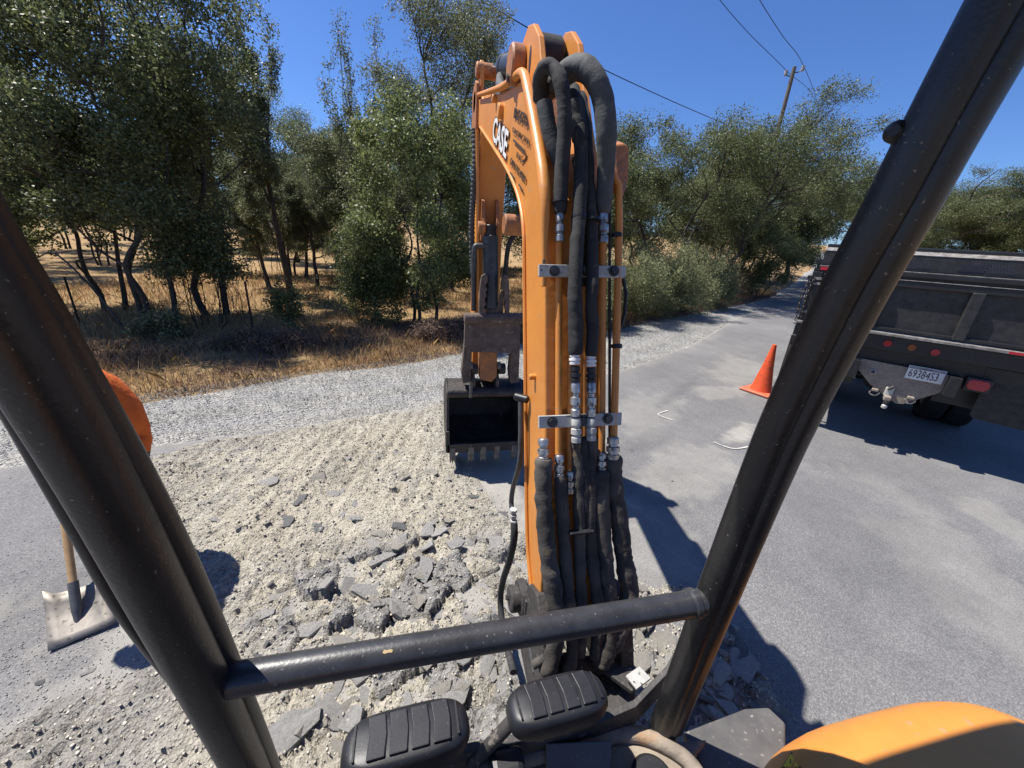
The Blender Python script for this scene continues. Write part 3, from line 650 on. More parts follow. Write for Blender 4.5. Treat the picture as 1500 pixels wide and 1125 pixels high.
MB().box((.15, -1.15, 1.05), (1.7, .55, .62)).build('engine_cover', 'orange', EX, bevel=.09, bseg=4)
MB().box((.06, -.62, .95), (.50, .52, .32)).box((.06, -.86, 1.30), (.50, .14, .60)).build('operator_seat', 'rubber', EX, bevel=.05, bseg=3)
for s in (-.80, 1.10):
    pts = [(s, -.4+1.0*math.cos(t)+(.0), .30+.28*math.sin(t)) for t in np.linspace(0, 2*PI, 28, endpoint=False)]
    pts = [(s, -.45+math.copysign(min(abs(math.cos(t))*1.6, .55)+.0, math.cos(t))+.27*math.cos(t), .29+.27*math.sin(t)) for t in np.linspace(0, 2*PI, 32, endpoint=False)]
    MB().prism([(p[0]-.18, p[1], p[2]) for p in pts], (.36, 0, 0)).build('track', 'tyre', EX, bevel=.01)
MB().box((.15, -.45, .38), (1.5, .9, .3)).build('undercarriage', 'cast_dark', EX, bevel=.02)
# boom ------------------------------------------------------------------
BL, BR = .42, .655
back = [(789, 905), (793, 840), (797, 780), (798, 600), (797, 400), (799, 290), (797, 262), (790, 225), (780, 180), (770, 138), (763, 118), (740, 135), (700, 146)]
front = [(694, 150), (695, 182), (703, 186), (735, 235), (752, 268), (762, 300), (767, 340), (768, 400), (770, 600), (772, 780), (778, 860)]
prof = [XP(x, y, BL) for x, y in back+front]
boom = MB().prism([(BL, p.y, p.z) for p in prof], (BR-BL, 0, 0)).build('boom', 'orange', EX, bevel=.008, bseg=3)
# boom edge flange (left plate stands proud) and guard rail
fl_ = [XP(x, y, BL-.006) for x, y in front]
tube('edge_flange', fl_[2:], .008, 'orange', boom, 8, 4)
gr = [XP(x, y, .408) for x, y in [(701, 139), (720, 133), (738, 126), (752, 115), (762, 107), (768, 110), (772, 125), (782, 175), (792, 232), (796, 262), (798, 300), (797, 350), (796, 420)]]
tube('guard_rail', gr, lambda t: .014+.008*min(1, t*1.4) if t < .78 else .0225-.06*(t-.78), 'orange', boom, 14, 4)
for px, py, rr in ((736, 163, .035), (784, 552, .012), (727, 145, .02)):
    p = XP(px, py, BL); cyl('boss', p+Vector((-.025, 0, 0)), p+Vector((.01, 0, 0)), rr, 'orange', boom, 20, .004)
# stiff back plane used to place pipes and hoses along the boom
bP = Vector((BL, 1.06, 1.11)); bD = Vector((0, .38, 1.18)).normalized(); bN = Vector((0, -bD.z, bD.y))
def BP(px, py, off=0.):
    r_ = ray(px, py); q = bP+bN*off; return CAM+r_*((q-CAM).dot(bN)/r_.dot(bN))
def prad(p, rpx): return rpx*depth(p)/F
# ears for the arm cylinder
earL = [XP(x, y, .446) for x, y in [(774, 37), (781, 34), (789, 52), (793, 100), (800, 175), (806, 235), (780, 200), (765, 130), (766, 60)]]
MB().prism([(.446, p.y, p.z) for p in earL], (.024, 0, 0)).build('cylinder_ear', 'orange', boom, bevel=.004)
dy_, dz_ = 0, 0
MB().prism([(.606, p.y+dy_, p.z+dz_) for p in earL], (.024, 0, 0)).build('cylinder_ear', 'orange', boom, bevel=.004)
for x0 in (.4445, .6045):
    c_ = XP(776, 88, .4445); MB().prism([(x0, c_.y+.018*math.cos(a), c_.z+.05*math.sin(a)) for a in np.linspace(0, 2*PI, 16, endpoint=False)], (.0275, 0, 0)).build('ear_slot_dark', 'ink_and_dark', boom)  # solid near-black oval painted for the dark inside the slot
pinc = Vector((.55, sum(p.y for p in earL[:2])/2+.05, earL[0].z-.10))
cyl('pivot_drum', (.472, pinc.y, pinc.z), (.604, pinc.y, pinc.z), .085, 'sleeve', boom, 28, .02)
cyl('pin_boss', (.385, pinc.y+.05, pinc.z-.02), (.445, pinc.y+.05, pinc.z-.02), .075, 'orange_worn', boom, 28, .008)
cyl('pin_bolt', (.375, pinc.y+.04, pinc.z-.075), (.40, pinc.y+.04, pinc.z-.075), .016, 'bolt_steel', boom, 6)
tube('spreader_pin', [(.47, pinc.y-.06, pinc.z-.14), (.61, pinc.y-.06, pinc.z-.14)], .013, 'rusty', boom, 12, 0)
# arm cylinder along the top of the boom
armtop = Vector((.54, 3.42, 3.27)); cs = Vector((.54, pinc.y, pinc.z))
ad = (armtop-cs)
acyl = cyl('arm_cylinder', cs+ad*.04, cs+ad*.62, .066, 'cyl_dark', EX, 24, .01)
cyl('cylinder_gland', cs+ad*.60, cs+ad*.66, .072, 'cyl_dark', acyl, 24, .008)
cyl('cylinder_rod', cs+ad*.64, armtop, .034, 'chrome', acyl, 18)
tube('cylinder_hose', [cs+Vector((-.05, .1, -.06)), cs+ad*.25+Vector((-.07, 0, -.11)), cs+ad*.5+Vector((-.07, 0, -.11)), cs+ad*.6+Vector((-.05, 0, -.06))], .028, 'sleeve_grey', acyl, 12)
tube('cylinder_hose', [cs+ad*.1+Vector((.02, 0, -.12)), cs+ad*.4+Vector((-.02, 0, -.15)), cs+ad*.75+Vector((-.05, 0, -.16))], .024, 'sleeve', acyl, 12)
# arm (stick) hanging from the boom tip
arm = MB().prism([(.435, 3.20, 2.98), (.435, 3.30, 3.08), (.435, 3.50, 3.10), (.435, 3.62, 3.02), (.435, 3.70, 2.7), (.435, 3.60, 1.5), (.435, 3.48, .98), (.435, 3.36, .98), (.435, 3.33, 1.5), (.435, 3.34, 2.3), (.435, 3.30, 2.7)], (.215, 0, 0)).build('arm', 'orange', EX, bevel=.01, bseg=3)
cyl('arm_pivot_boss', (.40, 3.42, 3.05), (.69, 3.42, 3.05), .075, 'orange_worn', arm, 28, .008)
for x0 in (.432, .625):
    MB().prism([(x0, 3.34, 3.02), (x0, 3.37, 3.26), (x0, 3.41, 3.31), (x0, 3.46, 3.30), (x0, 3.50, 3.02)], (.028, 0, 0)).build('arm_ear', 'orange', arm, bevel=.004)
cyl('arm_top_boss', (.405, 3.42, 3.25), (.68, 3.42, 3.25), .05, 'orange_worn', arm, 28, .008)
for x0 in (.40, .665):
    MB().prism([(x0, 3.30, 2.85), (x0, 3.32, 3.14), (x0, 3.40, 3.18), (x0, 3.56, 3.14), (x0, 3.56, 2.85)], (.022, 0, 0)).build('boom_tip_plate', 'orange_worn', arm, bevel=.004)
# thumb cylinder and brackets on the near side of the arm
def YB(px, py, D=3.3): return YP(px, py, D)
br = YB(717, 335, 3.28)
for dx in (-.055, .055):
    MB().prism([(br.x+dx-.012, 3.33, br.z-.10), (br.x+dx-.012, 3.22, br.z-.08), (br.x+dx-.012, 3.20, br.z+.02), (br.x+dx-.012, 3.28, br.z+.20), (br.x+dx-.012, 3.33, br.z+.22)], (.024, 0, 0)).build('thumb_bracket', 'orange_worn', arm, bevel=.004)
cyl('bracket_boss', (br.x-.10, 3.24, br.z), (br.x-.04, 3.24, br.z), .05, 'orange_worn', arm, 24, .006)
tc0, tc1 = Vector((br.x, 3.23, br.z)), Vector((br.x+.02, 3.17, YB(718, 452, 3.2).z))
tcy = cyl('thumb_cylinder', tc0+Vector((0, 0, -.05)), tc1, .062, 'cyl_dark', EX, 26, .01)
cyl('cylinder_eye', tc0+Vector((0, 0, .03)), tc0+Vector((0, 0, -.06)), .045, 'rubber', tcy, 20, .006)
tube('cylinder_pipe', [YB(717, 362, 3.2), YB(700, 360, 3.2), YB(695, 366, 3.2), YB(694, 400, 3.2), YB(694, 455, 3.2)], .022, 'pipe_grey', tcy, 12, 4)
bo = XP(752, 330, .45); cyl('link_boss', (.60, 3.05, YB(752, 330, 3.1).z), (.76, 3.05, YB(752, 330, 3.1).z), .075, 'orange_worn', arm, 24, .008)
tube('thumb_hose', [YB(755, 342, 3.1), YB(745, 360, 3.15), YB(741, 390, 3.2), YB(739, 420, 3.2)], .02, 'sleeve', arm, 10)
sp_ = [YB(695, 190, 3.35), YB(696, 240, 3.3), YB(693, 290, 3.3), YB(691, 330, 3.3), YB(692, 380, 3.3), YB(693, 400, 3.3)]
P_ = smooth_path(sp_, 30); MB().tube(P_, [.022+.004*(i % 4 < 2) for i in range(len(P_))], 10).build('spiral_hose', 'sleeve_grey', arm)
tube('arm_pipe', [YB(699, 190, 3.28), YB(700, 330, 3.26), YB(703, 455, 3.26)], .012, 'orange', arm, 8, 0)
# thumb: two toothed prongs standing on a cross plate
def prong(pts, nteeth, px0, w):
    P_ = [YB(x, y, 3.12) for x, y in pts]
    return MB().prism([Vector((p.x, 3.12, p.z)) for p in P_], (0, .045, 0))
th = MB().prism([Vector((YB(x, y, 3.14).x, 3.14, YB(x, y, 3.14).z)) for x, y in [(681, 470), (762, 470), (762, 505), (755, 518), (688, 516), (680, 506)]], (0, .05, 0)).build('thumb', 'rusty', EX, bevel=.008)
pa, pb2 = YB(680, 466, 3.12), YB(767, 466, 3.12); cyl('thumb_bar', pa, pb2, .043, 'rusty', th, 24, .006)
for pts in ([(702, 475), (702, 440), (704, 415), (706, 404), (711, 401), (715, 405), (714, 414), (711, 418), (714, 424), (711, 428), (713, 434), (710, 438), (712, 446), (709, 450), (712, 458), (718, 475)], [(747, 475), (746, 440), (746, 415), (744, 405), (740, 402), (736, 408), (734, 425), (737, 424), (739, 430), (738, 436), (741, 441), (739, 448), (741, 455), (738, 475)]):
    MB().prism([Vector((YB(x, y, 3.10).x, 3.10, YB(x, y, 3.10).z)) for x, y in pts], (0, .05, 0)).build('thumb_prong', 'rusty', th, bevel=.003)
web = [(713, 475), (713, 452), (722, 451), (728, 449), (732, 440), (735, 426), (737, 426), (737, 475)]
MB().prism([Vector((YB(x, y, 3.13).x, 3.13, YB(x, y, 3.13).z)) for x, y in web], (0, .02, 0)).build('thumb_web', 'rusty', th)
# side links and lower arm end
for (xa, xb) in ((678, 690), (748, 760)):
    MB().prism([Vector((YB(x, y, 3.2).x, 3.2, YB(x, y, 3.2).z)) for x, y in [(xa+3, 500), (xb+2, 500), (xb, 560), (xa, 562), (xa-2, 545)]], (0, .10, 0)).build('thumb_link', 'rusty', th, bevel=.006)
low = MB().prism([Vector((YB(x, y, 3.22).x, 3.22, YB(x, y, 3.22).z)) for x, y in [(702, 512), (729, 512), (728, 552), (720, 560), (703, 556)]], (0, .2, 0)).build('arm_nose', 'orange_worn', arm, bevel=.008)
for xx in (695, 735):
    p = YB(xx, 540, 3.26); cyl('link_pin', p+Vector((-.03, 0, 0)), p+Vector((.03, 0, 0)), .05, 'bucket_dark', arm, 20, .006)
    cyl('pin_collar', p+Vector((-.05, -.03, .04)), p+Vector((-.02, -.03, .04)), .035, 'tooth_steel', arm, 16, .004)
# bucket: open mouth towards the machine
bx0, bx1 = .20, .93; zt, zb = .80, .235
bp_ = [(3.20, zt), (3.32, zt+.06), (3.50, zt+.03), (3.66, zt-.10), (3.74, zt-.28), (3.68, zt-.45), (3.52, zb+.02), (3.36, zb-.02), (3.18, zb)]
vs = []; fs = []; n = len(bp_); t = .02
inner = []
for i, (y, z) in enumerate(bp_):
    d = Vector((0, bp_[min(i+1, n-1)][0]-bp_[max(i-1, 0)][0], bp_[min(i+1, n-1)][1]-bp_[max(i-1, 0)][1])).normalized(); nn = Vector((0, d.z, -d.y)); inner.append((y+nn.y*t, z+nn.z*t))
for x in (bx0, bx1): vs += [(x, y, z) for y, z in bp_]+[(x, y, z) for y, z in inner]
m_ = 2*n
for i in range(n-1):
    fs += [(i, i+1, m_+i+1, m_+i), (n+i, m_+n+i, m_+n+i+1, n+i+1), (i, n+i, n+i+1, i+1), (m_+i, m_+i+1, m_+n+i+1, m_+n+i)]
fs += [(0, m_, m_+n, n), (n-1, 2*n-1, m_+2*n-1, m_+n-1)]
bucket = mesh_obj('bucket', vs, fs, 'bucket_dark', EX, bevel=.003)
for x in (bx0-.004, bx1-.018):
    MB().prism([(x, y, z) for y, z in bp_]+[(x, 3.17, (zt+zb)/2)], (.022, 0, 0)).build('side_plate', 'bucket_dark', bucket, bevel=.003)
    MB().prism([(x-.006, 3.155, zb-.02), (x-.006, 3.155, zb+.20), (x-.006, 3.30, zb+.22), (x-.006, 3.30, zb)], (.034, 0, 0)).build('side_cutter', 'bucket_dark', bucket, bevel=.004)
cyl('bucket_top_bar', (bx0, 3.21, zt-.005), (bx1, 3.21, zt-.005), .045, 'bucket_dark', bucket, 22, .004)
MB().box(((bx0+bx1)/2, 3.17, zb+.02), (bx1-bx0, .03, .09)).build('cutting_lip', 'bucket_dark', bucket, bevel=.004)
for px in (663, 690, 708, 728, 753):
    p = YP(px, 652, 3.17); x = p.x
    MB().prism([(x-.024, 3.15, zb+.03), (x+.024, 3.15, zb+.03), (x+.028, 3.14, zb-.05), (x+.027, 3.13, zb-.125), (x+.010, 3.13, zb-.085), (x, 3.13, zb-.13), (x-.010, 3.13, zb-.085), (x-.027, 3.13, zb-.125), (x-.028, 3.14, zb-.05)], (0, .045, 0)).build('tooth', 'tooth_steel', bucket, bevel=.003)
for x in (.42, .64):
    MB().prism([(x, 3.22, zt), (x, 3.20, zt+.10), (x, 3.28, zt+.18), (x, 3.42, zt+.20), (x, 3.52, zt+.14), (x, 3.54, zt-.02)], (.03, 0, 0)).build('bucket_ear', 'rusty', bucket, bevel=.005)
pt = YP(690, 560, 3.16); tube('bucket_hook', [pt, YP(690, 575, 3.15), YP(689, 582, 3.15)], .016, 'tooth_steel', bucket, 10, 3)
# bucket cylinder on the far side
bc = cyl('bucket_cylinder', (.545, 3.84, 2.75), (.545, 3.80, 1.55), .055, 'cyl_dark', EX, 20, .01)
cyl('cylinder_rod', (.545, 3.80, 1.55), (.545, 3.66, .98), .03, 'chrome', bc, 16)
# pipes along the boom back -------------------------------------------------
def pipe(pts, rpx, m='orange', off=.028, name='hydraulic_pipe', n=14):
    P_ = [BP(x, y, off) for x, y in pts]; return tube(name, P_, prad(P_[0], rpx), m, boom, n, 0)
pipe([(819, 352), (818, 690)], 5.2); pipe([(836, 405), (834, 715)], 4.2); pipe([(856, 405), (855, 700)], 4.2)
pipe([(882, 350), (881, 500), (880, 700)], 6.5); pipe([(872, 412), (872, 640)], 3.5, 'orange', .02)
pipe([(894, 250), (906, 272), (907, 330), (903, 500), (899, 640)], 5.6, 'orange', .045)
pipe([(893, 250), (893, 640)], 2.2, 'bolt_steel', .02)
for y in (345, 507): 
    p = BP(904, y, .045); cyl('pipe_band', p-bD*.008, p+bD*.008, prad(p, 7.4), 'rubber', boom, 16, .002)
    q = BP(894, y, .03); MB().bar(p, q, .012, .012).build('pipe_bracket', 'rubber', boom)
pipe([(912, 405), (917, 430), (915, 460), (908, 482)], 2.6, 'rubber', .03, 'thin_hose')
# clamp plates with bolts
for pts, bolts in (([(788, 388), (915, 391), (914, 408), (788, 406)], [(812, 397), (857, 396), (899, 397)]), ([(788, 609), (909, 604), (908, 622), (788, 627)], [(809, 618), (890, 613), (853, 616)])):
    P_ = [BP(x, y, .046) for x, y in pts]
    cpl = MB().prism(P_, bN*.012).build('clamp_plate', 'clamp_grey', boom, bevel=.002)
    for x, y in bolts:
        p = BP(x, y, .058); cyl('bolt', p, p+bN*.012, prad(p, 5.6), 'bolt_steel', cpl, 6); cyl('washer', p, p+bN*.004, prad(p, 8), 'bolt_steel', cpl, 18)
for x, y0, y1 in ((797, 388, 398),):
    p = BP(x, 386, .04); cyl('clamp_stud', p, p+bD*.012, .006, 'bolt_steel', boom, 8)
# fittings
def fitting(x, y0, y1, rpx, m='silver', off=.03, x1=None):
    x1 = x if x1 is None else x1
    a, b2 = BP(x, y0, off), BP(x1, y1, off); r0 = prad(a, rpx)
    L_ = [(0, .8), (.06, 1), (.30, 1), (.33, .72), (.42, .72), (.45, 1.12), (.66, 1.12), (.69, .8), (.76, .8), (.8, 1.05), (1, 1.0)]
    return MB().tube([a.lerp(b2, t) for t, _ in L_], [r0*k for _, k in L_], 12).build('hose_fitting', m, boom, smooth=True)
fitting(820, 312, 354, 6.5, off=.05); fitting(883, 310, 356, 8, off=.05)
fitting(843, 560, 610, 7, off=.07); fitting(866, 560, 610, 7, off=.07)
fitting(842, 517, 534, 7.5, 'white_decal', off=.07); fitting(866, 519, 537, 7, 'white_decal', off=.07)
fitting(843, 536, 560, 7, 'rubber', off=.07); fitting(866, 538, 560, 7, 'rubber', off=.07)
fitting(844, 612, 648, 7, 'clamp_grey', off=.07); fitting(866, 612, 645, 7, 'clamp_grey', off=.07)
fitting(796, 642, 676, 8, off=.05); fitting(819, 666, 700, 7.5, off=.05); fitting(835, 690, 722, 6, off=.05); fitting(881, 662, 690, 8, 'silver', off=.045); fitting(898, 640, 672, 9, off=.06)
for x in (844, 866):
    p = BP(x, 604, .075); MB().bar(p-Vector((.012, 0, 0)), p+Vector((.012, 0, 0)), .01, .03).build('fitting_flange', 'silver', boom, bevel=.002)
# sleeved hoses
HS = 0
def hose(pts, rpx, m='sleeve', off=.05, name='sleeved_hose', wr=.10, taper=None, offs=None):
    global HS; HS += 1
    P_ = [BP(x, y, (offs[i] if offs else off)) for i, (x, y) in enumerate(pts)]; dref = [depth(p) for p in P_]
    S = smooth_path(P_, 14); rs = []
    for i, p in enumerate(S):
        t = i/(len(S)-1); k = 1+wr*.7*(mnoise.noise(Vector((p.z*20, HS*7.3, 0)))+.5*mnoise.noise(Vector((p.z*60+p.y*40, HS*3.1, 5))))
        if taper: k *= taper(t)
        e = min(t, 1-t)*40; k *= .8+.2*min(1, e)
        rs.append(rpx*dref[min(len(dref)-1, int(t*(len(dref)-1)))]/F*k)
    # wrinkled sleeve surface: per-vertex ripple
    mb = MB().tube(S, rs, 20)
    c = 0
    for i, p in enumerate(S):
        for k in range(20):
            v_ = mb.v[c]; d = (v_-p); q = 1+wr*.8*mnoise.noise(Vector((v_.x*26+HS, v_.y*26, v_.z*14)))+wr*.5*mnoise.noise(Vector((v_.x*20, v_.y*20, v_.z*75+v_.x*45+HS))); mb.v[c] = p+d*q; c += 1
    return mb.build(name, m, boom, smooth=True)
hose([(792, 150), (791, 118), (799, 99), (811, 101), (821, 118), (826, 150), (827, 190), (823, 245), (820, 312)], 10.5, off=.07, wr=.10, offs=[-.05, .0, .05, .07, .09, .09, .08, .06, .05])
hose([(800, 135), (818, 118), (838, 101), (858, 101), (874, 120), (884, 150), (888, 200), (887, 255), (883, 312)], 15, 'sleeve_grey', off=.10, wr=.07, offs=[-.06, .0, .05, .09, .11, .11, .10, .07, .05], taper=lambda t: .85+.25*math.sin(PI*min(1, t*1.1))-.25*max(0, t-.75))
hose([(838, 130), (846, 165), (851, 215), (850, 280), (846, 345), (842, 420), (843, 470), (843, 520)], 10.5, off=.06, wr=.12, offs=[-.04, .02, .05, .07, .075, .08, .075, .07])
hose([(850, 140), (858, 190), (862, 260), (866, 330), (868, 400), (866, 440), (868, 480), (866, 522)], 9.0, off=.06, wr=.14, offs=[-.06, .0, .04, .06, .075, .08, .075, .07])
hose([(797, 150), (803, 185), (812, 215), (824, 245)], 12, 'sleeve_grey', off=.0, wr=.06)
hose([(838, 150), (843, 170), (850, 205)], 12, 'sleeve_grey', off=.03, wr=.12)
hose([(846, 230), (856, 290), (858, 360), (852, 420)], 9, off=.03, wr=.1)
for x, y in ((820, 296), (848, 318), (868, 322)):
    p = BP(x, y, .055 if x == 820 else .072); cyl('cable_tie', p-bD*.004, p+bD*.004, prad(p, 11.5), 'rubber', boom, 16)
lowers = [([(796, 672), (797, 740), (803, 810), (811, 870), (815, 930), (800, 985)], 13.5, 'sleeve'), ([(820, 696), (824, 760), (829, 830), (834, 890), (838, 950), (830, 990)], 9.5, 'sleeve_dusty'), ([(844, 645), (847, 700), (849, 770), (850, 840), (852, 900), (850, 960)], 9, 'sleeve_dusty'), ([(866, 642), (864, 700), (864, 770), (870, 840), (878, 900), (872, 965)], 9.5, 'sleeve_dusty'), ([(881, 688), (881, 750), (886, 820), (893, 880), (893, 930), (880, 975)], 13, 'sleeve'), ([(898, 668), (901, 720), (909, 780), (917, 835), (922, 872), (915, 905), (895, 950)], 13, 'sleeve'), ([(852, 640), (856, 700), (858, 750)], 9, 'sleeve'), ([(872, 690), (876, 740), (880, 790)], 8, 'sleeve')]
for i_, (pts, rpx, m_) in enumerate(lowers): hose(pts, rpx, 'sleeve' if i_ in (6, 7) else 'sleeve_dusty', off=.05, wr=.20)
hose([(780, 975), (800, 962), (812, 948)], 6, 'sleeve_dusty', off=.05); hose([(800, 985), (820, 975), (850, 970), (890, 972)], 14, 'cast_dark', off=.0, wr=.2)
p = BP(852, 779, .075); MB().bar(p-Vector((.045, 0, 0)), p+Vector((.045, 0, 0)), .02, .008).build('hose_strap', 'rubber', boom, bevel=.002)
# grey pipe and hose on the near side of the boom foot
PX = [(763, 588), (763, 640), (761, 680), (752, 712), (749, 735), (751, 752)]
gp = tube('side_pipe', [XP(x, y, .385) for x, y in PX], .0115, 'pipe_grey', boom, 14, 5)
p = XP(763, 583, .385); cyl('pipe_cap', p+Vector((-.02, .02, 0)), p+Vector((.025, -.02, 0)), .016, 'rubber', gp, 14, .003)
for y, rr in ((748, .017), (756, .015), (764, .017)): 
    p = XP(752, y, .385); cyl('pipe_nut', p+Vector((0, 0, .008)), p-Vector((0, 0, .008)), rr, 'clamp_grey', gp, 6)
tube('side_hose', [XP(x, y, .385) for x, y in [(753, 766), (753, 790), (746, 822), (737, 850), (733, 880), (738, 925), (752, 985)]], .0165, 'sleeve', boom, 14, 6)
tube('side_cable', [XP(x, y, .40) for x, y in [(772, 880), (770, 905), (775, 940), (782, 985)]], .008, 'pipe_grey', boom, 10, 5)
# work light bracket on the right of the boom
MB().prism([BP(x, y, .0) for x, y in [(899, 212), (916, 210), (922, 218), (921, 262), (914, 288), (905, 290)]], (0, .06, .02)).build('light_bracket', 'orange_worn', boom, bevel=.006)
# dark plate with pale corner, right of the foot
MB().prism([G(x, y, .62) for x, y in [(880, 985), (915, 965), (945, 998), (925, 1018)]], (0, 0, .02)).build('foot_guard', 'cast_dark', EX, bevel=.003)
MB().prism([G(x, y, .66) for x, y in [(916, 992), (936, 978), (953, 996), (932, 1012)]], (0, 0, .01)).build('guard_tab', 'clamp_grey', EX, bevel=.002)
# decals on the left face ------------------------------------------------
NX = -.0065
def face_text(name, s, a, b2, hpx, m, squeeze=None, off=NX, weight=0., fill=True):
    A_, B_ = XP(*a, BL+off), XP(*b2, BL+off); xd = (B_-A_); Lw = xd.length; xd.normalize()
    C_ = XP(a[0], a[1]-hpx, BL+off); yd = (C_-A_); yh = yd.dot(Vector((1, 0, 0)).cross(xd)*-1)
    yd = Vector((-1, 0, 0)).cross(xd).normalized(); hgt = abs((C_-A_).dot(yd))
    o = text(name, s, A_, xd, yd, hgt/.70, m, boom, 1., offset=weight)
    vs_ = np.zeros(len(o.data.vertices)*3); o.data.vertices.foreach_get('co', vs_); vs_ = vs_.reshape(-1, 3)
    u = (vs_-np.array(A_)) @ np.array(xd); k = Lw/max(1e-6, u.max()); vs_ += np.outer(u*(k-1), np.array(xd)); o.data.vertices.foreach_set('co', vs_.ravel()); o.data.update()
    return o
face_text('decal_lettering', 'CASE', (721, 204), (741, 233), 38, 'dark_decal', off=-.0062, weight=.009)
face_text('decal_lettering', 'CASE', (721, 203), (741, 232), 37, 'white_decal', off=-.0082, weight=.003)
face_text('decal_lettering', 'BRUSHSTROKE', (752, 172), (777, 189), 16, 'dark_decal', weight=.001)
face_text('decal_lettering', 'CONSTRUCTION', (750, 193), (775, 214), 8.5, 'dark_decal')
p1, p2 = XP(752, 205, BL-.007), XP(769, 222, BL-.007); MB().bar(p1, p2, .003, .008).build('decal_line', 'dark_decal', boom)
face_text('decal_lettering', 'INC', (756, 230), (765, 238), 9, 'dark_decal')
tube('decal_swoosh', [XP(765, 236, BL-.003), XP(768, 235, BL-.003), XP(772, 229, BL-.003)], .003, 'dark_decal', boom, 6, 4)
face_text('decal_lettering', '(209) 555-8559', (747, 238), (769, 268), 9.5, 'dark_decal', weight=.0006)
for a, b2 in (((747, 252), (754, 262)), ((760, 270), (766, 280))):
    MB().bar(XP(*a, BL-.007), XP(*b2, BL-.007), .003, .006).build('decal_line', 'dark_decal', boom)
# ------------------------------------------------------------------ dump truck parked on the right
TA = math.radians(53); TD = Vector((math.cos(TA), -math.sin(TA), 0)); TO = Vector((5.45, 3.11, 0))-TD*.05
TK = thing('dump_truck', 'black dump truck seen from behind with tan hitch plate and chained tailgate', 'truck', TO, math.atan2(TD.y, TD.x))
HW = 1.125
def tb(name, c, s, m, parent=TK, bevel=.006, bseg=2): return MB().box(c, s).build(name, m, parent, bevel=bevel, bseg=bseg)
def lp_(px, py, yl=0.):                                # photo pixel -> truck's own coordinates on the plane y = yl
    r_ = ray(px, py); nn = Vector((-TD.y, TD.x, 0)); t = (yl+(TO-CAM).dot(nn)+0)/r_.dot(nn); q = CAM+r_*t-TO
    return Vector((q.dot(TD), q.dot(nn), q.z))
bed = tb('dump_bed', (0, 1.6, 1.30), (2*HW-.06, 2.96, .12), 'truck_black')
for s in (-1, 1):
    tb('bed_side', (s*(HW-.04), 1.62, 1.72), (.06, 2.9, .74), 'truck_black', bed)
    for y in (.6, 1.35, 2.1, 2.85): tb('side_stake', (s*(HW+.005), y, 1.70), (.05, .09, .66), 'truck_black', bed)
    tb('side_rail', (s*(HW-.03), 1.62, 2.11), (.10, 2.92, .06), 'truck_black', bed)
tb('headboard', (0, 3.06, 1.80), (2*HW-.02, .06, .95), 'truck_black', bed)
# rear corner posts
for s in (-1, 1):
    cpst = tb('corner_post', (s*(HW-.055), .02, 1.68), (.10, .10, .62), 'truck_black', TK)
    for z in (1.50, 1.85, 1.91): tb('post_strap', (s*(HW-.055), -.035, z), (.115, .012, .028), 'truck_edge', cpst, .002)
# tailgate
tg = tb('tailgate', (0, .045, 1.71), (2*HW-.22, .03, .62), 'truck_panel', TK, .003)
tb('top_rail', (0, .025, 2.035), (2*HW-.08, .075, .05), 'truck_black', tg)
tb('rail_lit_top', (0, .022, 2.0645), (2*HW-.10, .06, .009), 'truck_edge', tg, .002)  # sunlit top of the rail, put in as a pale strip
tb('upper_rail', (0, .015, 1.935), (2*HW-.22, .06, .07), 'truck_black', tg)
tb('upper_rail_edge', (0, .0, 1.9745), (2*HW-.24, .045, .008), 'truck_edge', tg, .002)
for x in (-.86, lp_(1284, 450).x, lp_(1416, 470).x, .90): tb('tailgate_rib', (x, .0, 1.66), (.10, .07, .50), 'truck_panel', tg, .012, 3)
for x0, x1 in ((-.98, -.66), (.985, 1.10)): pass
tb('red_tape', (-.90, -.0155, 2.034), (.32, .004, .040), 'red_tape', tg, 0)
tb('lower_rail', (0, .01, 1.425), (2*HW-.20, .06, .035), 'truck_black', tg)
# sill and light channel
sill = tb('rear_sill', (0, -.02, 1.375), (2*HW, .16, .030), 'truck_edge', TK, .004)  # pale colour stands in for sun on the ledge
ch_ = tb('light_channel', (0, .0, 1.275), (2*HW, .10, .16), 'truck_black', TK, .008)
for px, py, m_ in ((1300, 502, 'red_lens'), (1335, 508, 'amber_lens'), (1369, 515, 'red_lens')):
    q = lp_(px, py); cyl('marker_light', (q.x, -.052, q.z), (q.x, -.064, q.z), .036, m_, ch_, 20, .005); cyl('marker_rim', (q.x, -.048, q.z), (q.x, -.057, q.z), .043, 'rubber', ch_, 20)
for x in (-1.0,): tb('red_tape', (x+.10, -.053, 1.315), (.20, .004, .045), 'red_tape', ch_, 0)
for i, x in enumerate((.72, .84, .96, 1.08)): tb('reflective_tape', (x, -.102, 1.376), (.11, .005, .026), 'white_tape' if i % 2 else 'red_tape', sill, 0)
# board above the tailgate with slanted vents
bo_ = tb('top_board', (0, .17, 2.16), (2*HW-.10, .03, .17), 'truck_panel', TK, .003)
MB().prism([(-HW+.05, .15, 2.245), (-HW+.05, .24, 2.285), (-HW+.05, .25, 2.275), (-HW+.05, .165, 2.235)], (2*HW-.10, 0, 0)).build('board_lit_strip', 'truck_edge', bo_, bevel=.002)  # sunlit slope of the board, painted as a pale strip
tb('board_rail', (0, .27, 2.30), (2*HW-.10, .05, .05), 'truck_black', bo_, .01)
mb = MB()
for sx in (-1, 1):
    for k in range(9):
        for half in (0, 1):
            x = sx*.30+(-.20+k*.022 if half == 0 else .015+k*.022); dx = .035*(1 if half == 0 else -1)
            mb.bar((x-dx*.0, .1535, 2.105), (x+dx, .1535, 2.190), .012, .004, (0, 1, 0))
vs_ = mb.build('vent_dark_bars', 'ink_and_dark', bo_); vs_['kind'] = 'stuff'  # solid near-black bars painted for the shade inside the open vents
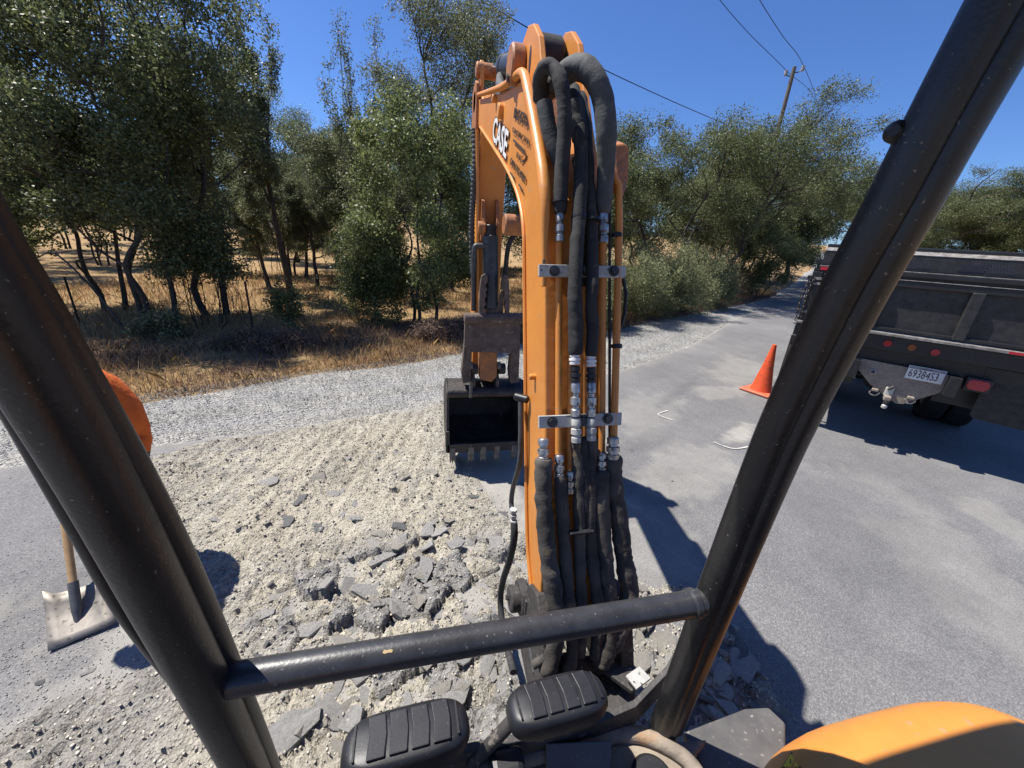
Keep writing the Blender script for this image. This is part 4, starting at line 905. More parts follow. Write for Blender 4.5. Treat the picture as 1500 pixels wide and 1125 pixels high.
# hitch plate
hp = [lp_(*p) for p in [(1253, 524), (1403, 553), (1394, 571), (1323, 593), (1312, 592), (1275, 564), (1252, 536)]]
hpl = MB().prism([(p.x, .03, p.z) for p in hp], (0, .02, 0)).build('hitch_plate', 'hitch_tan', TK, bevel=.003)
def ring(name, c, R_, r_, m, parent, upright=True, n=24, a0=0, a1=2*PI):
    pts = [Vector((c[0]+R_*math.cos(t), c[1]-(.03*math.sin(t)), c[2]+R_*math.sin(t))) for t in np.linspace(a0, a1, n)]
    return MB().tube(pts, r_, 8).build(name, m, parent, smooth=True)
for px, py in ((1281, 573), (1333, 585)):
    q = lp_(px, py); rg = ring('tow_ring', (q.x, -.01, q.z-.012), .042, .009, 'silver', TK, a0=-PI*1.05, a1=PI*.05)
    tb('ring_clip', (q.x, -.0, q.z+.018), (.06, .06, .03), 'hitch_tan', rg, .006)
q = lp_(1294, 592); ball = cyl('hitch_ball', (q.x, -.12, q.z+.03), (q.x, -.12, q.z-.02), .027, 'clamp_grey', TK, 18, .012)
cyl('ball_nut', (q.x, -.12, q.z+.045), (q.x, -.12, q.z+.085), .024, 'bolt_steel', ball, 6); tb('ball_mount', (q.x, -.06, q.z+.10), (.06, .14, .05), 'hitch_tan', ball); tb('pintle', (q.x, .0, q.z+.16), (.075, .05, .11), 'clamp_grey', ball, .012)
cyl('mount_pin', (q.x-.02, -.04, q.z+.20), (q.x+.02, -.04, q.z+.24), .018, 'bolt_steel', ball, 10)
q = lp_(1279, 545); sk = cyl('trailer_socket', (q.x, .03, q.z), (q.x, .012, q.z), .03, 'clamp_grey', TK, 18, .004); cyl('socket_dark_disc', (q.x, .013, q.z), (q.x, .009, q.z), .021, 'ink_and_dark', sk, 16)  # near-black disc painted for the dark inside the socket
# licence plate, with rounded white field and dark figures
c = (lp_(1332.7, 534.7)+lp_(1386.5, 544.8)+lp_(1326.5, 553.3)+lp_(1378.8, 564.5))/4
lic = tb('licence_plate', (c.x, .018, c.z), (.305, .006, .155), 'plate_white', TK, .002)
tb('plate_band', (c.x, .0135, c.z+.058), (.295, .002, .030), 'plate_blue', lic, 0)
text('plate_figures', '69384S3', (c.x-.136, .0125, c.z-.052), (1, 0, 0), (0, 0, 1), .128, 'ink_and_dark', lic, .56)
text('plate_name', 'California', (c.x-.06, .0115, c.z+.050), (1, 0, 0), (0, 0, 1), .026, 'ink_and_dark', lic, 1)
# tail lights, flaps
for s in (1, -1):
    q = lp_(1433, 565); x = q.x*s
    tl = MB().prism([(x-.085, .0, q.z-.025), (x-.06, .0, q.z-.058), (x+.06, .0, q.z-.058), (x+.085, .0, q.z-.025), (x+.085, .0, q.z+.025), (x+.06, .0, q.z+.058), (x-.06, .0, q.z+.058), (x-.085, .0, q.z+.025)], (0, .04, 0)).build('tail_light', 'red_lens', TK, bevel=.012, bseg=3)
    tb('light_housing', (x, .03, q.z), (.20, .045, .15), 'truck_black', tl, .01)
    MB().prism([(s*.66, .10, 1.16), (s*.66, .06, .64), (s*.70, .06, .60), (s*1.12, .06, .59), (s*1.14, .06, .62), (s*1.14, .10, 1.16)], (0, .012, 0)).build('mud_flap', 'mud_flap', TK, bevel=.003)
    tb('flap_hanger', (s*.88, .10, 1.12), (.52, .03, .10), 'truck_black', TK)
    for a in (.14, .50):
        pass
# chain on the left corner
def chain(x, y, z0, z1, bow):
    n_ = 16
    for i in range(n_):
        t = i/(n_-1); p = Vector((x-bow*math.sin(PI*t), y-.02*math.sin(PI*t), z0+(z1-z0)*t)); rz = (i % 2)*PI/2
        pts = []
        for k in range(12):
            a = 2*PI*k/12; u, v = .014*math.cos(a), .027*math.sin(a); pts.append(p+Vector((u*math.cos(rz), u*math.sin(rz), v)))
        pts.append(pts[0]); MB().tube(pts, .0055, 6, False).build('chain_link', 'chain_steel', TK, smooth=True)
chain(-HW-.005, -.03, 1.90, 1.36, .025); chain(-HW+.035, -.05, 1.90, 1.42, .015)
tb('chain_bracket', (-HW-.005, -.03, 1.92), (.06, .06, .04), 'truck_black', TK); tb('chain_hook', (-HW-.01, -.06, 1.35), (.05, .05, .03), 'truck_edge', TK)
# running gear and cab
for s in (-1, 1): tb('chassis_rail', (s*.42, 2.6, .92), (.09, 5.4, .22), 'truck_black', TK)
axle = cyl('rear_axle', (-.85, 1.95, .46), (.85, 1.95, .46), .07, 'truck_black', TK, 16); cyl('differential', (0, 1.78, .46), (0, 2.12, .46), .17, 'cast_dark', axle, 20, .05)
tb('cross_member', (0, .14, 1.06), (1.9, .10, .26), 'truck_black', TK)
tb('shade_panel', (.55, .30, .86), (.36, .03, .42), 'truck_black', TK)  # added dark panels standing in for the deep shade under the bed
tb('shade_panel', (-.62, .30, .86), (.5, .03, .42), 'truck_black', TK)
def wheel(x, y, w):
    n_ = 28; prof = [(.30, -w/2), (.43, -w/2), (.46, -w/2+.03), (.46, w/2-.03), (.43, w/2), (.30, w/2)]; vs = []; fs = []
    for rr, dx in prof:
        for k in range(n_):
            a = 2*PI*k/n_; r2 = rr-(.012 if rr > .45 and k % 2 else 0); vs.append((x+dx, y+r2*math.cos(a), .46+r2*math.sin(a)))
    for j in range(len(prof)-1):
        for k in range(n_): fs.append((j*n_+k, j*n_+(k+1) % n_, (j+1)*n_+(k+1) % n_, (j+1)*n_+k))
    wv = mesh_obj('wheel', vs, fs, 'tyre', TK); cyl('rim', (x-w*.35, y, .46), (x+w*.35, y, .46), .305, 'truck_edge', wv, 24, .02); return wv
for s in (-1, 1):
    wheel(s*.93, 1.95, .24); wheel(s*.66, 1.95, .24); wheel(s*.88, 4.75, .26)
cab = MB().prism([(-.98, 3.3, .75), (-.98, 3.3, 2.05), (-.98, 3.5, 2.22), (-.98, 4.5, 2.2), (-.98, 5.05, 1.62), (-.98, 6.1, 1.45), (-.98, 6.2, .7)], (1.96, 0, 0)).build('truck_cab', 'truck_black', TK, bevel=.05, bseg=3)
MB().box((0, 3.293, 1.85), (1.4, .02, .42)).build('rear_window', 'glass_dark', cab)
for s in (-1, 1): MB().prism([(s*.985, 3.6, 1.65), (s*.985, 3.65, 2.1), (s*.985, 4.42, 2.1), (s*.985, 4.85, 1.65)], (s*.006, 0, 0)).build('side_window', 'glass_dark', cab)

# ------------------------------------------------------------------ traffic cone
cb = G(1113, 575); zc = float(gz(cb.x, cb.y))+.004
CN = thing('traffic_cone', 'worn orange traffic cone standing on the asphalt behind the black truck', 'cone', (cb.x, cb.y, zc), .35)
MB().prism([(-.235, -.235, 0), (.235, -.235, 0), (.235, .235, 0), (-.235, .235, 0)], (0, 0, .036)).build('cone_base', 'cone_base', CN, bevel=.014, bseg=3)
pr = [(0, .163), (.03, .150), (.40, .083), (.74, .034), (.775, .030), (.78, .022)]
MB().tube([(0, 0, .03+z) for z, _ in pr], [q for _, q in pr], 40).build('cone_body', 'cone_orange', CN, smooth=True)
# stencilled mark
MB().box((.078, -.128, .105), (.022, .004, .05), Matrix.Rotation(.55, 3, 'Z')).build('stencil_mark', 'cone_print', CN)

# ------------------------------------------------------------------ worker bending over a shovel
WK = thing('person', 'worker in orange shirt and dark trousers bending over a square shovel', 'person', (-1.755, 2.46, 0))
W0 = Vector((-1.755, 2.46, 0)); fd = Vector((-.78, -.62, 0)).normalized(); sd_ = Vector((-fd.y, fd.x, 0))   # facing, and the person's left
def wp(f_, l_, z_): return fd*f_+sd_*l_+Vector((0, 0, z_))
# shovel geometry first (world)
sh_a = G(114, 905, .06); sh_b = G(94, 758, .50); sh_d = (sh_b-sh_a).normalized(); sh_e = sh_a+sh_d*1.28
hand_r = sh_a+sh_d*.80-W0; hand_l = sh_a+sh_d*1.18-W0
J = {'pel': (wp(-.04, 0, .91), .172), 'sp1': (wp(.045, 0, 1.05), .176), 'sp2': (wp(.14, 0, 1.20), .17), 'chest': (wp(.23, 0, 1.34), .165), 'neck': (wp(.33, 0, 1.44), .062), 'head': (wp(.385, 0, 1.49), .082), 'crown': (wp(.45, 0, 1.555), .092),
     'hl': (wp(-.03, .10, .87), .105), 'kl': (wp(.06, .15, .48), .066), 'al': (wp(-.02, .17, .085), .043), 'tl': (wp(.17, .20, .035), .037),
     'hr': (wp(-.03, -.10, .87), .105), 'kr': (wp(.10, -.14, .48), .066), 'ar': (wp(.02, -.16, .085), .043), 'tr': (wp(.20, -.19, .035), .037),
     'sl': (wp(.25, .20, 1.31), .075), 'sr': (wp(.25, -.20, 1.30), .075)}
J['el'] = ((J['sl'][0]+hand_l)/2+sd_*.10+Vector((0, 0, -.04)), .045); J['wl'] = (hand_l-fd*.03+Vector((0, 0, .035)), .029); J['pl'] = (hand_l-fd*.012+Vector((0, 0, .012)), .034)
J['er'] = ((J['sr'][0]+hand_r)/2-sd_*.06-fd*.03, .045); J['wr'] = (hand_r-fd*.03+Vector((0, 0, .035)), .029); J['pr'] = (hand_r-fd*.012+Vector((0, 0, .012)), .034)
Ed = [('pel', 'sp1'), ('sp1', 'sp2'), ('sp2', 'chest'), ('chest', 'neck'), ('neck', 'head'), ('head', 'crown'), ('pel', 'hl'), ('hl', 'kl'), ('kl', 'al'), ('al', 'tl'), ('pel', 'hr'), ('hr', 'kr'), ('kr', 'ar'), ('ar', 'tr'), ('chest', 'sl'), ('sl', 'el'), ('el', 'wl'), ('wl', 'pl'), ('chest', 'sr'), ('sr', 'er'), ('er', 'wr'), ('wr', 'pr')]
keys = list(J); me = bpy.data.meshes.new('skeleton'); me.from_pydata([tuple(J[k][0]) for k in keys], [(keys.index(a), keys.index(b_)) for a, b_ in Ed], [])
ob = bpy.data.objects.new('skeleton', me); COL.objects.link(ob); ob.modifiers.new('skin', 'SKIN'); ss = ob.modifiers.new('sub', 'SUBSURF'); ss.levels = 2; ss.render_levels = 2
for i, k in enumerate(keys): me.skin_vertices[0].data[i].radius = (J[k][1], J[k][1]*(1.15 if k in ('pel', 'sp1', 'sp2', 'chest') else 1)); me.skin_vertices[0].data[i].use_root = (k == 'pel')
dg = bpy.context.evaluated_depsgraph_get(); dg.update(); bme = bpy.data.meshes.new_from_object(ob.evaluated_get(dg)); bpy.data.objects.remove(ob)
bme.name = 'body'; bme.materials.clear()
for m_ in ('shirt', 'pants', 'skin', 'boots'): bme.materials.append(MATS[m_])
segs = []
for a, b_ in Ed:
    reg = 0
    if a in ('hl', 'hr', 'kl', 'kr') or b_ in ('hl', 'hr'): reg = 1
    if b_ in ('tl', 'tr'): reg = 3
    if a in ('neck', 'head') or b_ in ('pl', 'pr', 'neck'): reg = 2
    if a in ('el', 'er'): reg = 2
    segs.append((J[a][0], J[b_][0], reg, (a, b_)))
for p in bme.polygons:
    c = Vector(p.center); best = None
    for a, b_, reg, nm in segs:
        ab = b_-a; t = max(0, min(1, (c-a).dot(ab)/ab.length_squared)); d = (c-(a+ab*t)).length
        if best is None or d < best[0]: best = (d, reg, t, nm)
    reg = best[1]
    if best[3] == ('chest', 'neck'): reg = 0 if best[2] < .75 else 2
    if reg == 1 and c.z > .80: reg = 0
    if reg == 0 and c.z <= .80 and best[3][0] in ('pel', 'sp1'): reg = 1
    if c.z < .12: reg = 3
    p.material_index = reg; p.use_smooth = True
bvv = [Vector(v.co) for v in bme.vertices]
for i, v in enumerate(bvv):                              # cloth folds
    n_ = mnoise.noise(v*14)*.010+mnoise.noise(v*34)*.004
    if v.z > .14: bme.vertices[i].co = v+Vector(bme.vertices[i].normal)*n_
body = link(bpy.data.objects.new('body', bme), WK)
# shirt hem, fingers, face, cap, boots
hx = sh_d.orthogonal().normalized(); hy = sh_d.cross(hx)
for hnd in (hand_l, hand_r):
    q = (J['wl'][0] if hnd is hand_l else J['wr'][0])-hnd; q = (q-sh_d*q.dot(sh_d)).normalized(); q2 = sh_d.cross(q)
    for i, (o_, L_) in enumerate(((-.030, .9), (-.010, 1.0), (.010, .97), (.029, .8))):
        pts = [hnd+sh_d*o_+(q*math.cos(a)+q2*math.sin(a))*.026 for a in np.linspace(.3, .3+3.9*L_, 9)]
        MB().tube(pts, [.0105]*6+[.0095, .0085, .006], 8).build('finger', 'skin', body, smooth=True)
    pts = [hnd+sh_d*(.036-.012*k)+(q*math.cos(-a)+q2*math.sin(-a))*.027 for k, a in enumerate(np.linspace(.2, 2.0, 6))]
    MB().tube(pts, [.013, .012, .012, .011, .010, .007], 8).build('thumb', 'skin', body, smooth=True)
hc = J['head'][0]; hx_ = (J['crown'][0]-J['neck'][0]).normalized(); hf = Vector((hx_.z*fd.x*-1, hx_.z*fd.y*-1, 0)); face = (Vector((0, 0, -1))-hx_*Vector((0, 0, -1)).dot(hx_)).normalized()
mid_ = hc.lerp(J['crown'][0], .45)
MB().tube([mid_+face*.085-hx_*.035, mid_+face*.108-hx_*.02, mid_+face*.09+hx_*.02], [.012, .014, .006], 8).build('nose', 'skin', body, smooth=True)
for s in (-1, 1):
    cyl('eye', mid_+face*.083+sd_*s*.033+hx_*.02, mid_+face*.092+sd_*s*.033+hx_*.02, .011, 'ink_and_dark', body, 12)
    MB().tube([mid_+sd_*s*.088+hx_*.02-face*.005, mid_+sd_*s*.102-face*.012, mid_+sd_*s*.09-hx_*.03-face*.005], [.01, .018, .01], 8).build('ear', 'skin', body, smooth=True)
cyl('mouth', mid_+face*.080-hx_*.062, mid_+face*.088-hx_*.062, .016, 'rusty', body, 10)
vs = []; fs = []; nr = 20
for j in range(7):
    t = j/6*PI/2
    for i in range(nr):
        a = 2*PI*i/nr; vs.append(J['crown'][0]-hx_*.02+hx_*.105*math.sin(t)+(face*math.cos(a)+sd_*math.sin(a))*(.108*math.cos(t)+.001))
for j in range(6):
    for i in range(nr): fs.append((j*nr+i, j*nr+(i+1) % nr, (j+1)*nr+(i+1) % nr, (j+1)*nr+i))
cp_ = mesh_obj('cap', vs, fs, 'cap', WK, smooth=True, edge_split=False)
MB().prism([J['crown'][0]-hx_*.02+face*a+sd_*b_ for a, b_ in ((.09, -.085), (.15, -.06), (.175, 0), (.15, .06), (.09, .085))], hx_*.008).build('cap_peak', 'cap', cp_, bevel=.002)
for k in ('l', 'r'):
    a, b_ = J['a'+k][0], J['t'+k][0]; d = Vector((b_.x-a.x, b_.y-a.y, 0)).normalized(); s_ = Vector((-d.y, d.x, 0)); c = Vector((a.x, a.y, 0))
    outl = [(-.08, .035), (-.07, .045), (.05, .042), (.16, .052), (.235, .035), (.25, 0), (.235, -.035), (.16, -.052), (.05, -.042), (-.07, -.045), (-.08, -.035)]
    MB().prism([c+d*x+s_*y+Vector((0, 0, .004)) for x, y in outl], (0, 0, .03)).build('boot_sole', 'boots', WK, bevel=.006)
# shovel ---------------------------------------------------------------
SV = thing('shovel', 'square steel shovel with wooden handle held with its blade on the asphalt', 'shovel', (sh_a.x, sh_a.y, 0))
S0 = Vector((sh_a.x, sh_a.y, 0))
tl, tr_, brr, bll = G(67, 878, .13), G(147, 857, .13), G(171, 912, .02), G(71, 956, .006)
nn_ = 7; vs = []; fs = []
for i in range(nn_):
    for j in range(nn_):
        u, v = i/(nn_-1), j/(nn_-1); p = tl.lerp(tr_, u).lerp(bll.lerp(brr, u), v); edge_ = max(0, abs(u-.5)*2-.72)/.28; lift = .030*edge_**1.5*(1-v*.75)+.03*max(0, .25-v)/.25
        vs.append(p+Vector((0, 0, lift-.012*(1-(2*u-1)**2)*(1-v)))-S0)
for i in range(nn_-1):
    for j in range(nn_-1): fs.append((i*nn_+j, i*nn_+j+1, (i+1)*nn_+j+1, (i+1)*nn_+j))
bl_ = mesh_obj('blade', vs, fs, 'shovel_steel', SV, smooth=True, edge_split=False); sm_ = bl_.modifiers.new('thick', 'SOLIDIFY'); sm_.thickness = .004
tube('socket', [sh_a-sh_d*.09+Vector((0, 0, .012))-S0, sh_a+sh_d*.02-S0, sh_a+sh_d*.08-S0, sh_a+sh_d*.19-S0], lambda t: .009+.013*min(1, t*2.2), 'shovel_grip', SV, 14, 5)
tube('handle', [sh_a+sh_d*.18-S0, sh_a+sh_d*.7-S0, sh_e-S0], .0175, 'wood_handle', SV, 14, 4)

# ------------------------------------------------------------------ power pole and wires
pt = DP(1164, 98, 26); pg = float(gz(pt.x, pt.y))
PO = thing('utility_pole', 'weathered wooden utility pole rising behind the spreading oaks', 'pole', (pt.x, pt.y, pg))
MB().tube([(0, 0, -.3), (0, 0, (pt.z-pg)*.5), (0, 0, pt.z-pg)], [.13, .105, .085], 14).build('pole_shaft', 'pole_wood', PO, smooth=True)
ins = [DP(1151, 108, 26), DP(1176, 101, 26)]
PL = Vector((pt.x, pt.y, pg))
for q in ins:
    tube('insulator_arm', [Vector((0, 0, q.z-pg-.12)), (q-PL)*.6+Vector((0, 0, (q.z-pg)*.4-.10)), q-PL], .025, 'bolt_steel', PO, 8, 4)
    cyl('insulator', q-PL+Vector((0, 0, -.08)), q-PL+Vector((0, 0, .14)), .075, 'insulator', PO, 12, .02)
def wire(pts, label, r_=.012):
    o = MB().tube(smooth_path(pts, 10), r_, 6).build('power_line', 'wire', None); tag(o, label, 'power line', 'power lines overhead'); return o
wire([DP(1010, -60, 17), DP(1056, 2, 19.5), DP(1100, 52, 22.5), ins[0]+Vector((0, 0, .12)), DP(1195, 150, 40), DP(1210, 215, 70)], 'thin power line meeting the inner insulator of the wooden pole')
wire([DP(1085, -50, 17), DP(1114, 2, 19.5), DP(1146, 52, 22.5), ins[1]+Vector((0, 0, .12)), DP(1200, 160, 40), DP(1216, 225, 70)], 'thin power line meeting the outer insulator of the wooden pole')
wire([DP(640, -40, 15), DP(700, -2, 17), DP(850, 84, 22), DP(940, 128, 26), DP(1030, 168, 32), DP(1140, 214, 45)], 'dark power line passing behind the excavator boom into the oaks', .022)
# ------------------------------------------------------------------ fence stakes in the dry grass
for (a, b_), lab in ((((372, 490), (365, 412)), 'thin dark steel fence stake standing alone in the dry grass'), (((117, 475), (98, 405)), 'dark steel fence stake beside a dead leaning branch')):
    g_ = GT(*a); g_ = Vector((g_.x, g_.y, ground_z(g_.x, g_.y))); t_ = DP(*b_, math.hypot(g_.x, g_.y)); hgt = t_.z-g_.z
    s_ = thing('fence_stake', lab, 'stake', g_, .4, 'fence stakes in the grass')
    MB().box((0, 0, hgt/2-.1), (.035, .008, hgt+.2)).box((0, -.014, hgt/2-.1), (.008, .024, hgt+.2)).build('stake_shaft', 'stake', s_)
    for k in range(4): MB().box((0, -.03, hgt*(.3+.2*k)), (.012, .008, .02)).build('stake_lug', 'stake', s_)
# ------------------------------------------------------------------ vegetation
def leaf_mesh(pts, size, rng, upbias=.25, aspect=.55):
    n = len(pts); d = rng.normal(size=(n, 3)); d /= np.linalg.norm(d, axis=1)[:, None]
    nr = rng.normal(size=(n, 3)); nr[:, 2] += upbias*2; nr -= d*np.sum(nr*d, 1)[:, None]; nr /= np.linalg.norm(nr, axis=1)[:, None]+1e-9
    w = np.cross(d, nr); s = size*rng.uniform(.6, 1.25, n)
    d = d*s[:, None]*.5; w = w*(s*aspect*.5)[:, None]; k = nr*(s*.10)[:, None]
    V = np.stack([pts-d, pts+w+k, pts+d, pts-w+k], 1).reshape(-1, 3)
    return V, np.arange(n*4).reshape(-1, 4)
def grow(rng, stems, lean, spread, levels, first=.30, leader=.5, tropism=.05, wob=.19):
    """branch skeleton in a unit-ish space; returns tubes [(pts, radii)] and leaf anchors"""
    tubes = []; anchors = []
    def branch(p, d, L, r, lev):
        ns = max(4, int(7-lev)); pts = [p]; rs = [r]; dd = d
        for i in range(ns):
            dd = dd+rng.normal(size=3)*wob*(1+.35*lev)+np.array([0, 0, tropism*.25*(1 if lev < 3 else .4)]); dd = dd/np.linalg.norm(dd)
            p = p+dd*L/ns; pts.append(p); rs.append(r*(1-.62*(i+1)/ns))
        tubes.append((pts, rs, lev))
        if lev >= levels-1:
            for q in pts[1:]: anchors.append(q)
        if lev >= levels: return
        nc = rng.integers(3, 6) if lev else rng.integers(6, 9)
        for c in range(nc):
            t = first+(1-first)*(c+rng.random()*.8)/nc if lev == 0 else .25+.75*(c+rng.random())/nc
            k = min(ns-1, int(t*ns)); q = np.array(pts[k])+(np.array(pts[k+1])-np.array(pts[k]))*(t*ns-k)
            ax = np.array(pts[k+1])-np.array(pts[k]); ax = ax/np.linalg.norm(ax)
            v = rng.normal(size=3); v -= ax*v.dot(ax); v /= np.linalg.norm(v)
            a = rng.uniform(.45, 1.05)*spread; nd = ax*math.cos(a)+v*math.sin(a); nd[2] += .02; nd /= np.linalg.norm(nd)
            branch(q, nd, L*(rng.uniform(.48, .72) if lev or leader > .8 else rng.uniform(.85, 1.25))*(1.0 if lev else (1.15-.5*t)), rs[k]*.62, lev+1)
    for s in range(stems):
        a = 2*PI*s/stems+rng.random(); d = np.array([math.cos(a)*lean*(stems > 1)+rng.normal()*.08, math.sin(a)*lean*(stems > 1)+rng.normal()*.08, 1.]); d /= np.linalg.norm(d)
        branch(np.array([math.cos(a), math.sin(a), 0])*.03*stems*(stems > 1), d, rng.uniform(.85, 1.1)*leader*1.1, .019/math.sqrt(stems)*1.3, 0)
    return tubes, anchors
def tree_parts(seed, height, rx, ry, stems=1, lean=.25, spread=1.3, levels=3, leaves=22000, leaf=.060, sig=.24, leafmat='leaf_oak', bark='bark', shift=(0, 0), lowcut=.18, trunk_r=1., first=.3, crownpow=1., aspect=.6, leader=.5):
    leaves = int(leaves*2.5)
    rng = np.random.default_rng(seed)
    tubes, anchors = grow(rng, stems, lean, spread, levels, first, leader)
    A = np.array(anchors); zmax = np.percentile(A[:, 2], 99); sx = np.percentile(np.abs(A[:, 0]), 96); sy_ = np.percentile(np.abs(A[:, 1]), 96)
    hh = max(.3, height-sig*1.4)
    def T(p):
        p = np.atleast_2d(p); z = p[:, 2]/zmax*hh; t = np.clip(p[:, 2]/zmax, 0, 1)
        return np.stack([p[:, 0]/sx*rx*.88+shift[0]*t**1.3, p[:, 1]/sy_*ry*.88+shift[1]*t**1.3, z], 1)
    mb = MB()
    for pts, rs, lev in tubes:
        q = T(np.array(pts)); k = height*.62*trunk_r; n = 9 if lev == 0 else 6 if lev == 1 else 4 if lev == 2 else 3
        rr = [max(.004, r_*k) for r_ in rs]
        if lev == 0: q[0][2] -= .15; rr[0] *= 1.35
        mb.tube([Vector(a) for a in q], rr, n, False)
    vs = np.array([tuple(v) for v in mb.v]); 
    me_t = (vs, mb.f)
    A = T(A); A = A[A[:, 2] > height*lowcut]
    m = leaves; idx = rng.integers(0, len(A), m); w = rng.random(len(A))**1.1; w /= w.sum(); idx = rng.choice(len(A), m, p=w)
    dv = rng.normal(size=(m, 3)); dv /= np.linalg.norm(dv, axis=1)[:, None]; P = A[idx]+dv*(sig*1.35*rng.random((m, 1))**.5); P[:, 2] = np.maximum(P[:, 2], .05)
    V, Fq = leaf_mesh(P, leaf, rng, aspect=aspect)
    return me_t, (V, Fq), leafmat, bark
def oak_parts(seed, height, rx, ry, stems=1, lean=.25, leaves=30000, leaf=.062, leafmat='leaf_oak', bark='bark', shift=(0, 0), lowcut=.25, trunk_r=1., clumps=34, hole=.0, csize=.24, aspect=.6, **_):
    rng = np.random.default_rng(seed+500); rz = height*(1-lowcut)/2; zc = height*lowcut+rz
    C = []; Rc = []
    while len(C) < clumps:
        d = rng.normal(size=3); d /= np.linalg.norm(d); d[2] = d[2]*.9+.08
        lob = .72+.55*float(vnoise(np.array(d[0]*1.6+seed*3.1+5), np.array(d[1]*1.6+d[2]*2.3+7), 1.))
        u = rng.uniform(.30, 1.)**.55*lob
        c = np.array([d[0]*rx*u, d[1]*ry*u, zc+d[2]*rz*u]); t = max(0, c[2]/height); c[0] += shift[0]*t**1.3; c[1] += shift[1]*t**1.3
        rc = csize*rng.uniform(.55, 1.25)*(rx+ry+rz)/3
        if c[2]-rc*.7 < height*lowcut*.6 or c[2]+rc*.6 > height*1.02: continue
        C.append(c); Rc.append(rc)
    C = np.array(C); Rc = np.array(Rc); mb = MB(); st_ = []
    for s in range(stems):
        a = 2*PI*s/stems+rng.random(); top = np.array([math.cos(a)*lean*rx*1.4*(stems > 1)+shift[0]*.6+rng.normal()*.12, math.sin(a)*lean*ry*1.4*(stems > 1)+shift[1]*.6+rng.normal()*.12, zc+rz*rng.uniform(.15, .5)])
        b = np.array([math.cos(a), math.sin(a), 0])*.09*stems*(stems > 1)*min(1, height/5)
        P = []
        for k in range(9):
            t = k/8; P.append(b+(top-b)*np.array([t**1.3, t**1.3, t])+rng.normal(size=3)*np.array([.09, .09, .02])*(height/6)*(0 < k))
        P[0][2] -= .15; r0 = .0155*height*trunk_r/math.sqrt(stems)*1.25
        mb.tube([Vector(p) for p in smooth_path([Vector(p) for p in P], 3)], [r0*(1.35 if i == 0 else 1)*(1-.78*i/24) for i in range(25)], 8, False); st_.append((P, r0))
    for c, rc in zip(C, Rc):
        best = None
        for P, r0 in st_:
            for k in range(2, 8):
                v = c-P[k]; h = math.hypot(v[0], v[1]); dz = v[2]; cost = np.linalg.norm(v)+1.2*max(0, .45*h-dz)
                if best is None or cost < best[0]: best = (cost, P[k], r0*(1-.78*k/8))
        p = best[1]; L_ = np.linalg.norm(c-p); m1 = p+(c-p)*.35+np.array([0, 0, -.03*L_])+rng.normal(size=3)*.07*L_; m2 = p+(c-p)*.7+rng.normal(size=3)*.07*L_
        rb_ = min(best[2]*.6, .012+.014*L_)
        mb.tube(smooth_path([Vector(p), Vector(m1), Vector(m2), Vector(c)], 3), [rb_*(1-.7*i/9) for i in range(10)], 5, False)
        for k in range(7):
            d = rng.normal(size=3); d /= np.linalg.norm(d); e = c+d*rc*rng.uniform(.6, 1.05); q = (p+(c-p)*rng.uniform(.6, 1.))
            mb.tube([Vector(q), Vector((q+e)/2+rng.normal(size=3)*.06*rc), Vector(e)], [rb_*.28+.003, .006, .003], 3, False)
    w = Rc**2; w /= w.sum(); idx = rng.choice(len(C), leaves, p=w); d = rng.normal(size=(leaves, 3)); d /= np.linalg.norm(d, axis=1)[:, None]
    rr = rng.random(leaves)**.42; bump_ = .62+.75*vnoise(d[:, 0]*2.2+idx*3.7, d[:, 1]*2.2+d[:, 2]*2.6, 1.0)
    P = C[idx]+d*(Rc[idx]*rr*bump_)[:, None]*np.array([1.08, 1.08, .80])
    # small sprays: leaves gathered round twig tips
    ns = leaves//9; tips = P[rng.integers(0, leaves, ns)]; P = tips[rng.integers(0, ns, leaves)]+rng.normal(size=(leaves, 3))*.075*max(.7, height/7)
    P = P[P[:, 2] > height*lowcut*.45]
    V, Fq = leaf_mesh(P, leaf, rng, upbias=.35, aspect=aspect)
    return (np.array([tuple(v) for v in mb.v]), mb.f), (V, Fq), leafmat, bark
def tree_from(parts, name, label, cat, loc, group=None, rz=0.):
    (tv, tf), (V, Fq), lm, bk = parts
    t = thing(name, label, cat, loc, rz, group)
    me = bpy.data.meshes.new('trunk'); me.from_pydata([tuple(v) for v in tv], [], tf); me.materials.append(MATS[bk]); me.polygons.foreach_set('use_smooth', [True]*len(me.polygons)); me.update()
    link(bpy.data.objects.new('trunk', me), t); raw_obj('crown', V, Fq, lm, t); return t
def copy_tree(src, label, loc, rz, sc, group):
    c = src.copy(); COL.objects.link(c); c.location = loc; c.rotation_euler = (0, 0, rz); c.scale = sc; c['label'] = label; c['group'] = group
    for ch in src.children:
        d = ch.copy(); COL.objects.link(d); d.parent = c
    return c
def gp(x, y): return (x, y, ground_z(x, y)-.02)
def at(px, d):
    r_ = ray(px, 420); n = math.hypot(r_.x, r_.y); return r_.x/n*d, r_.y/n*d
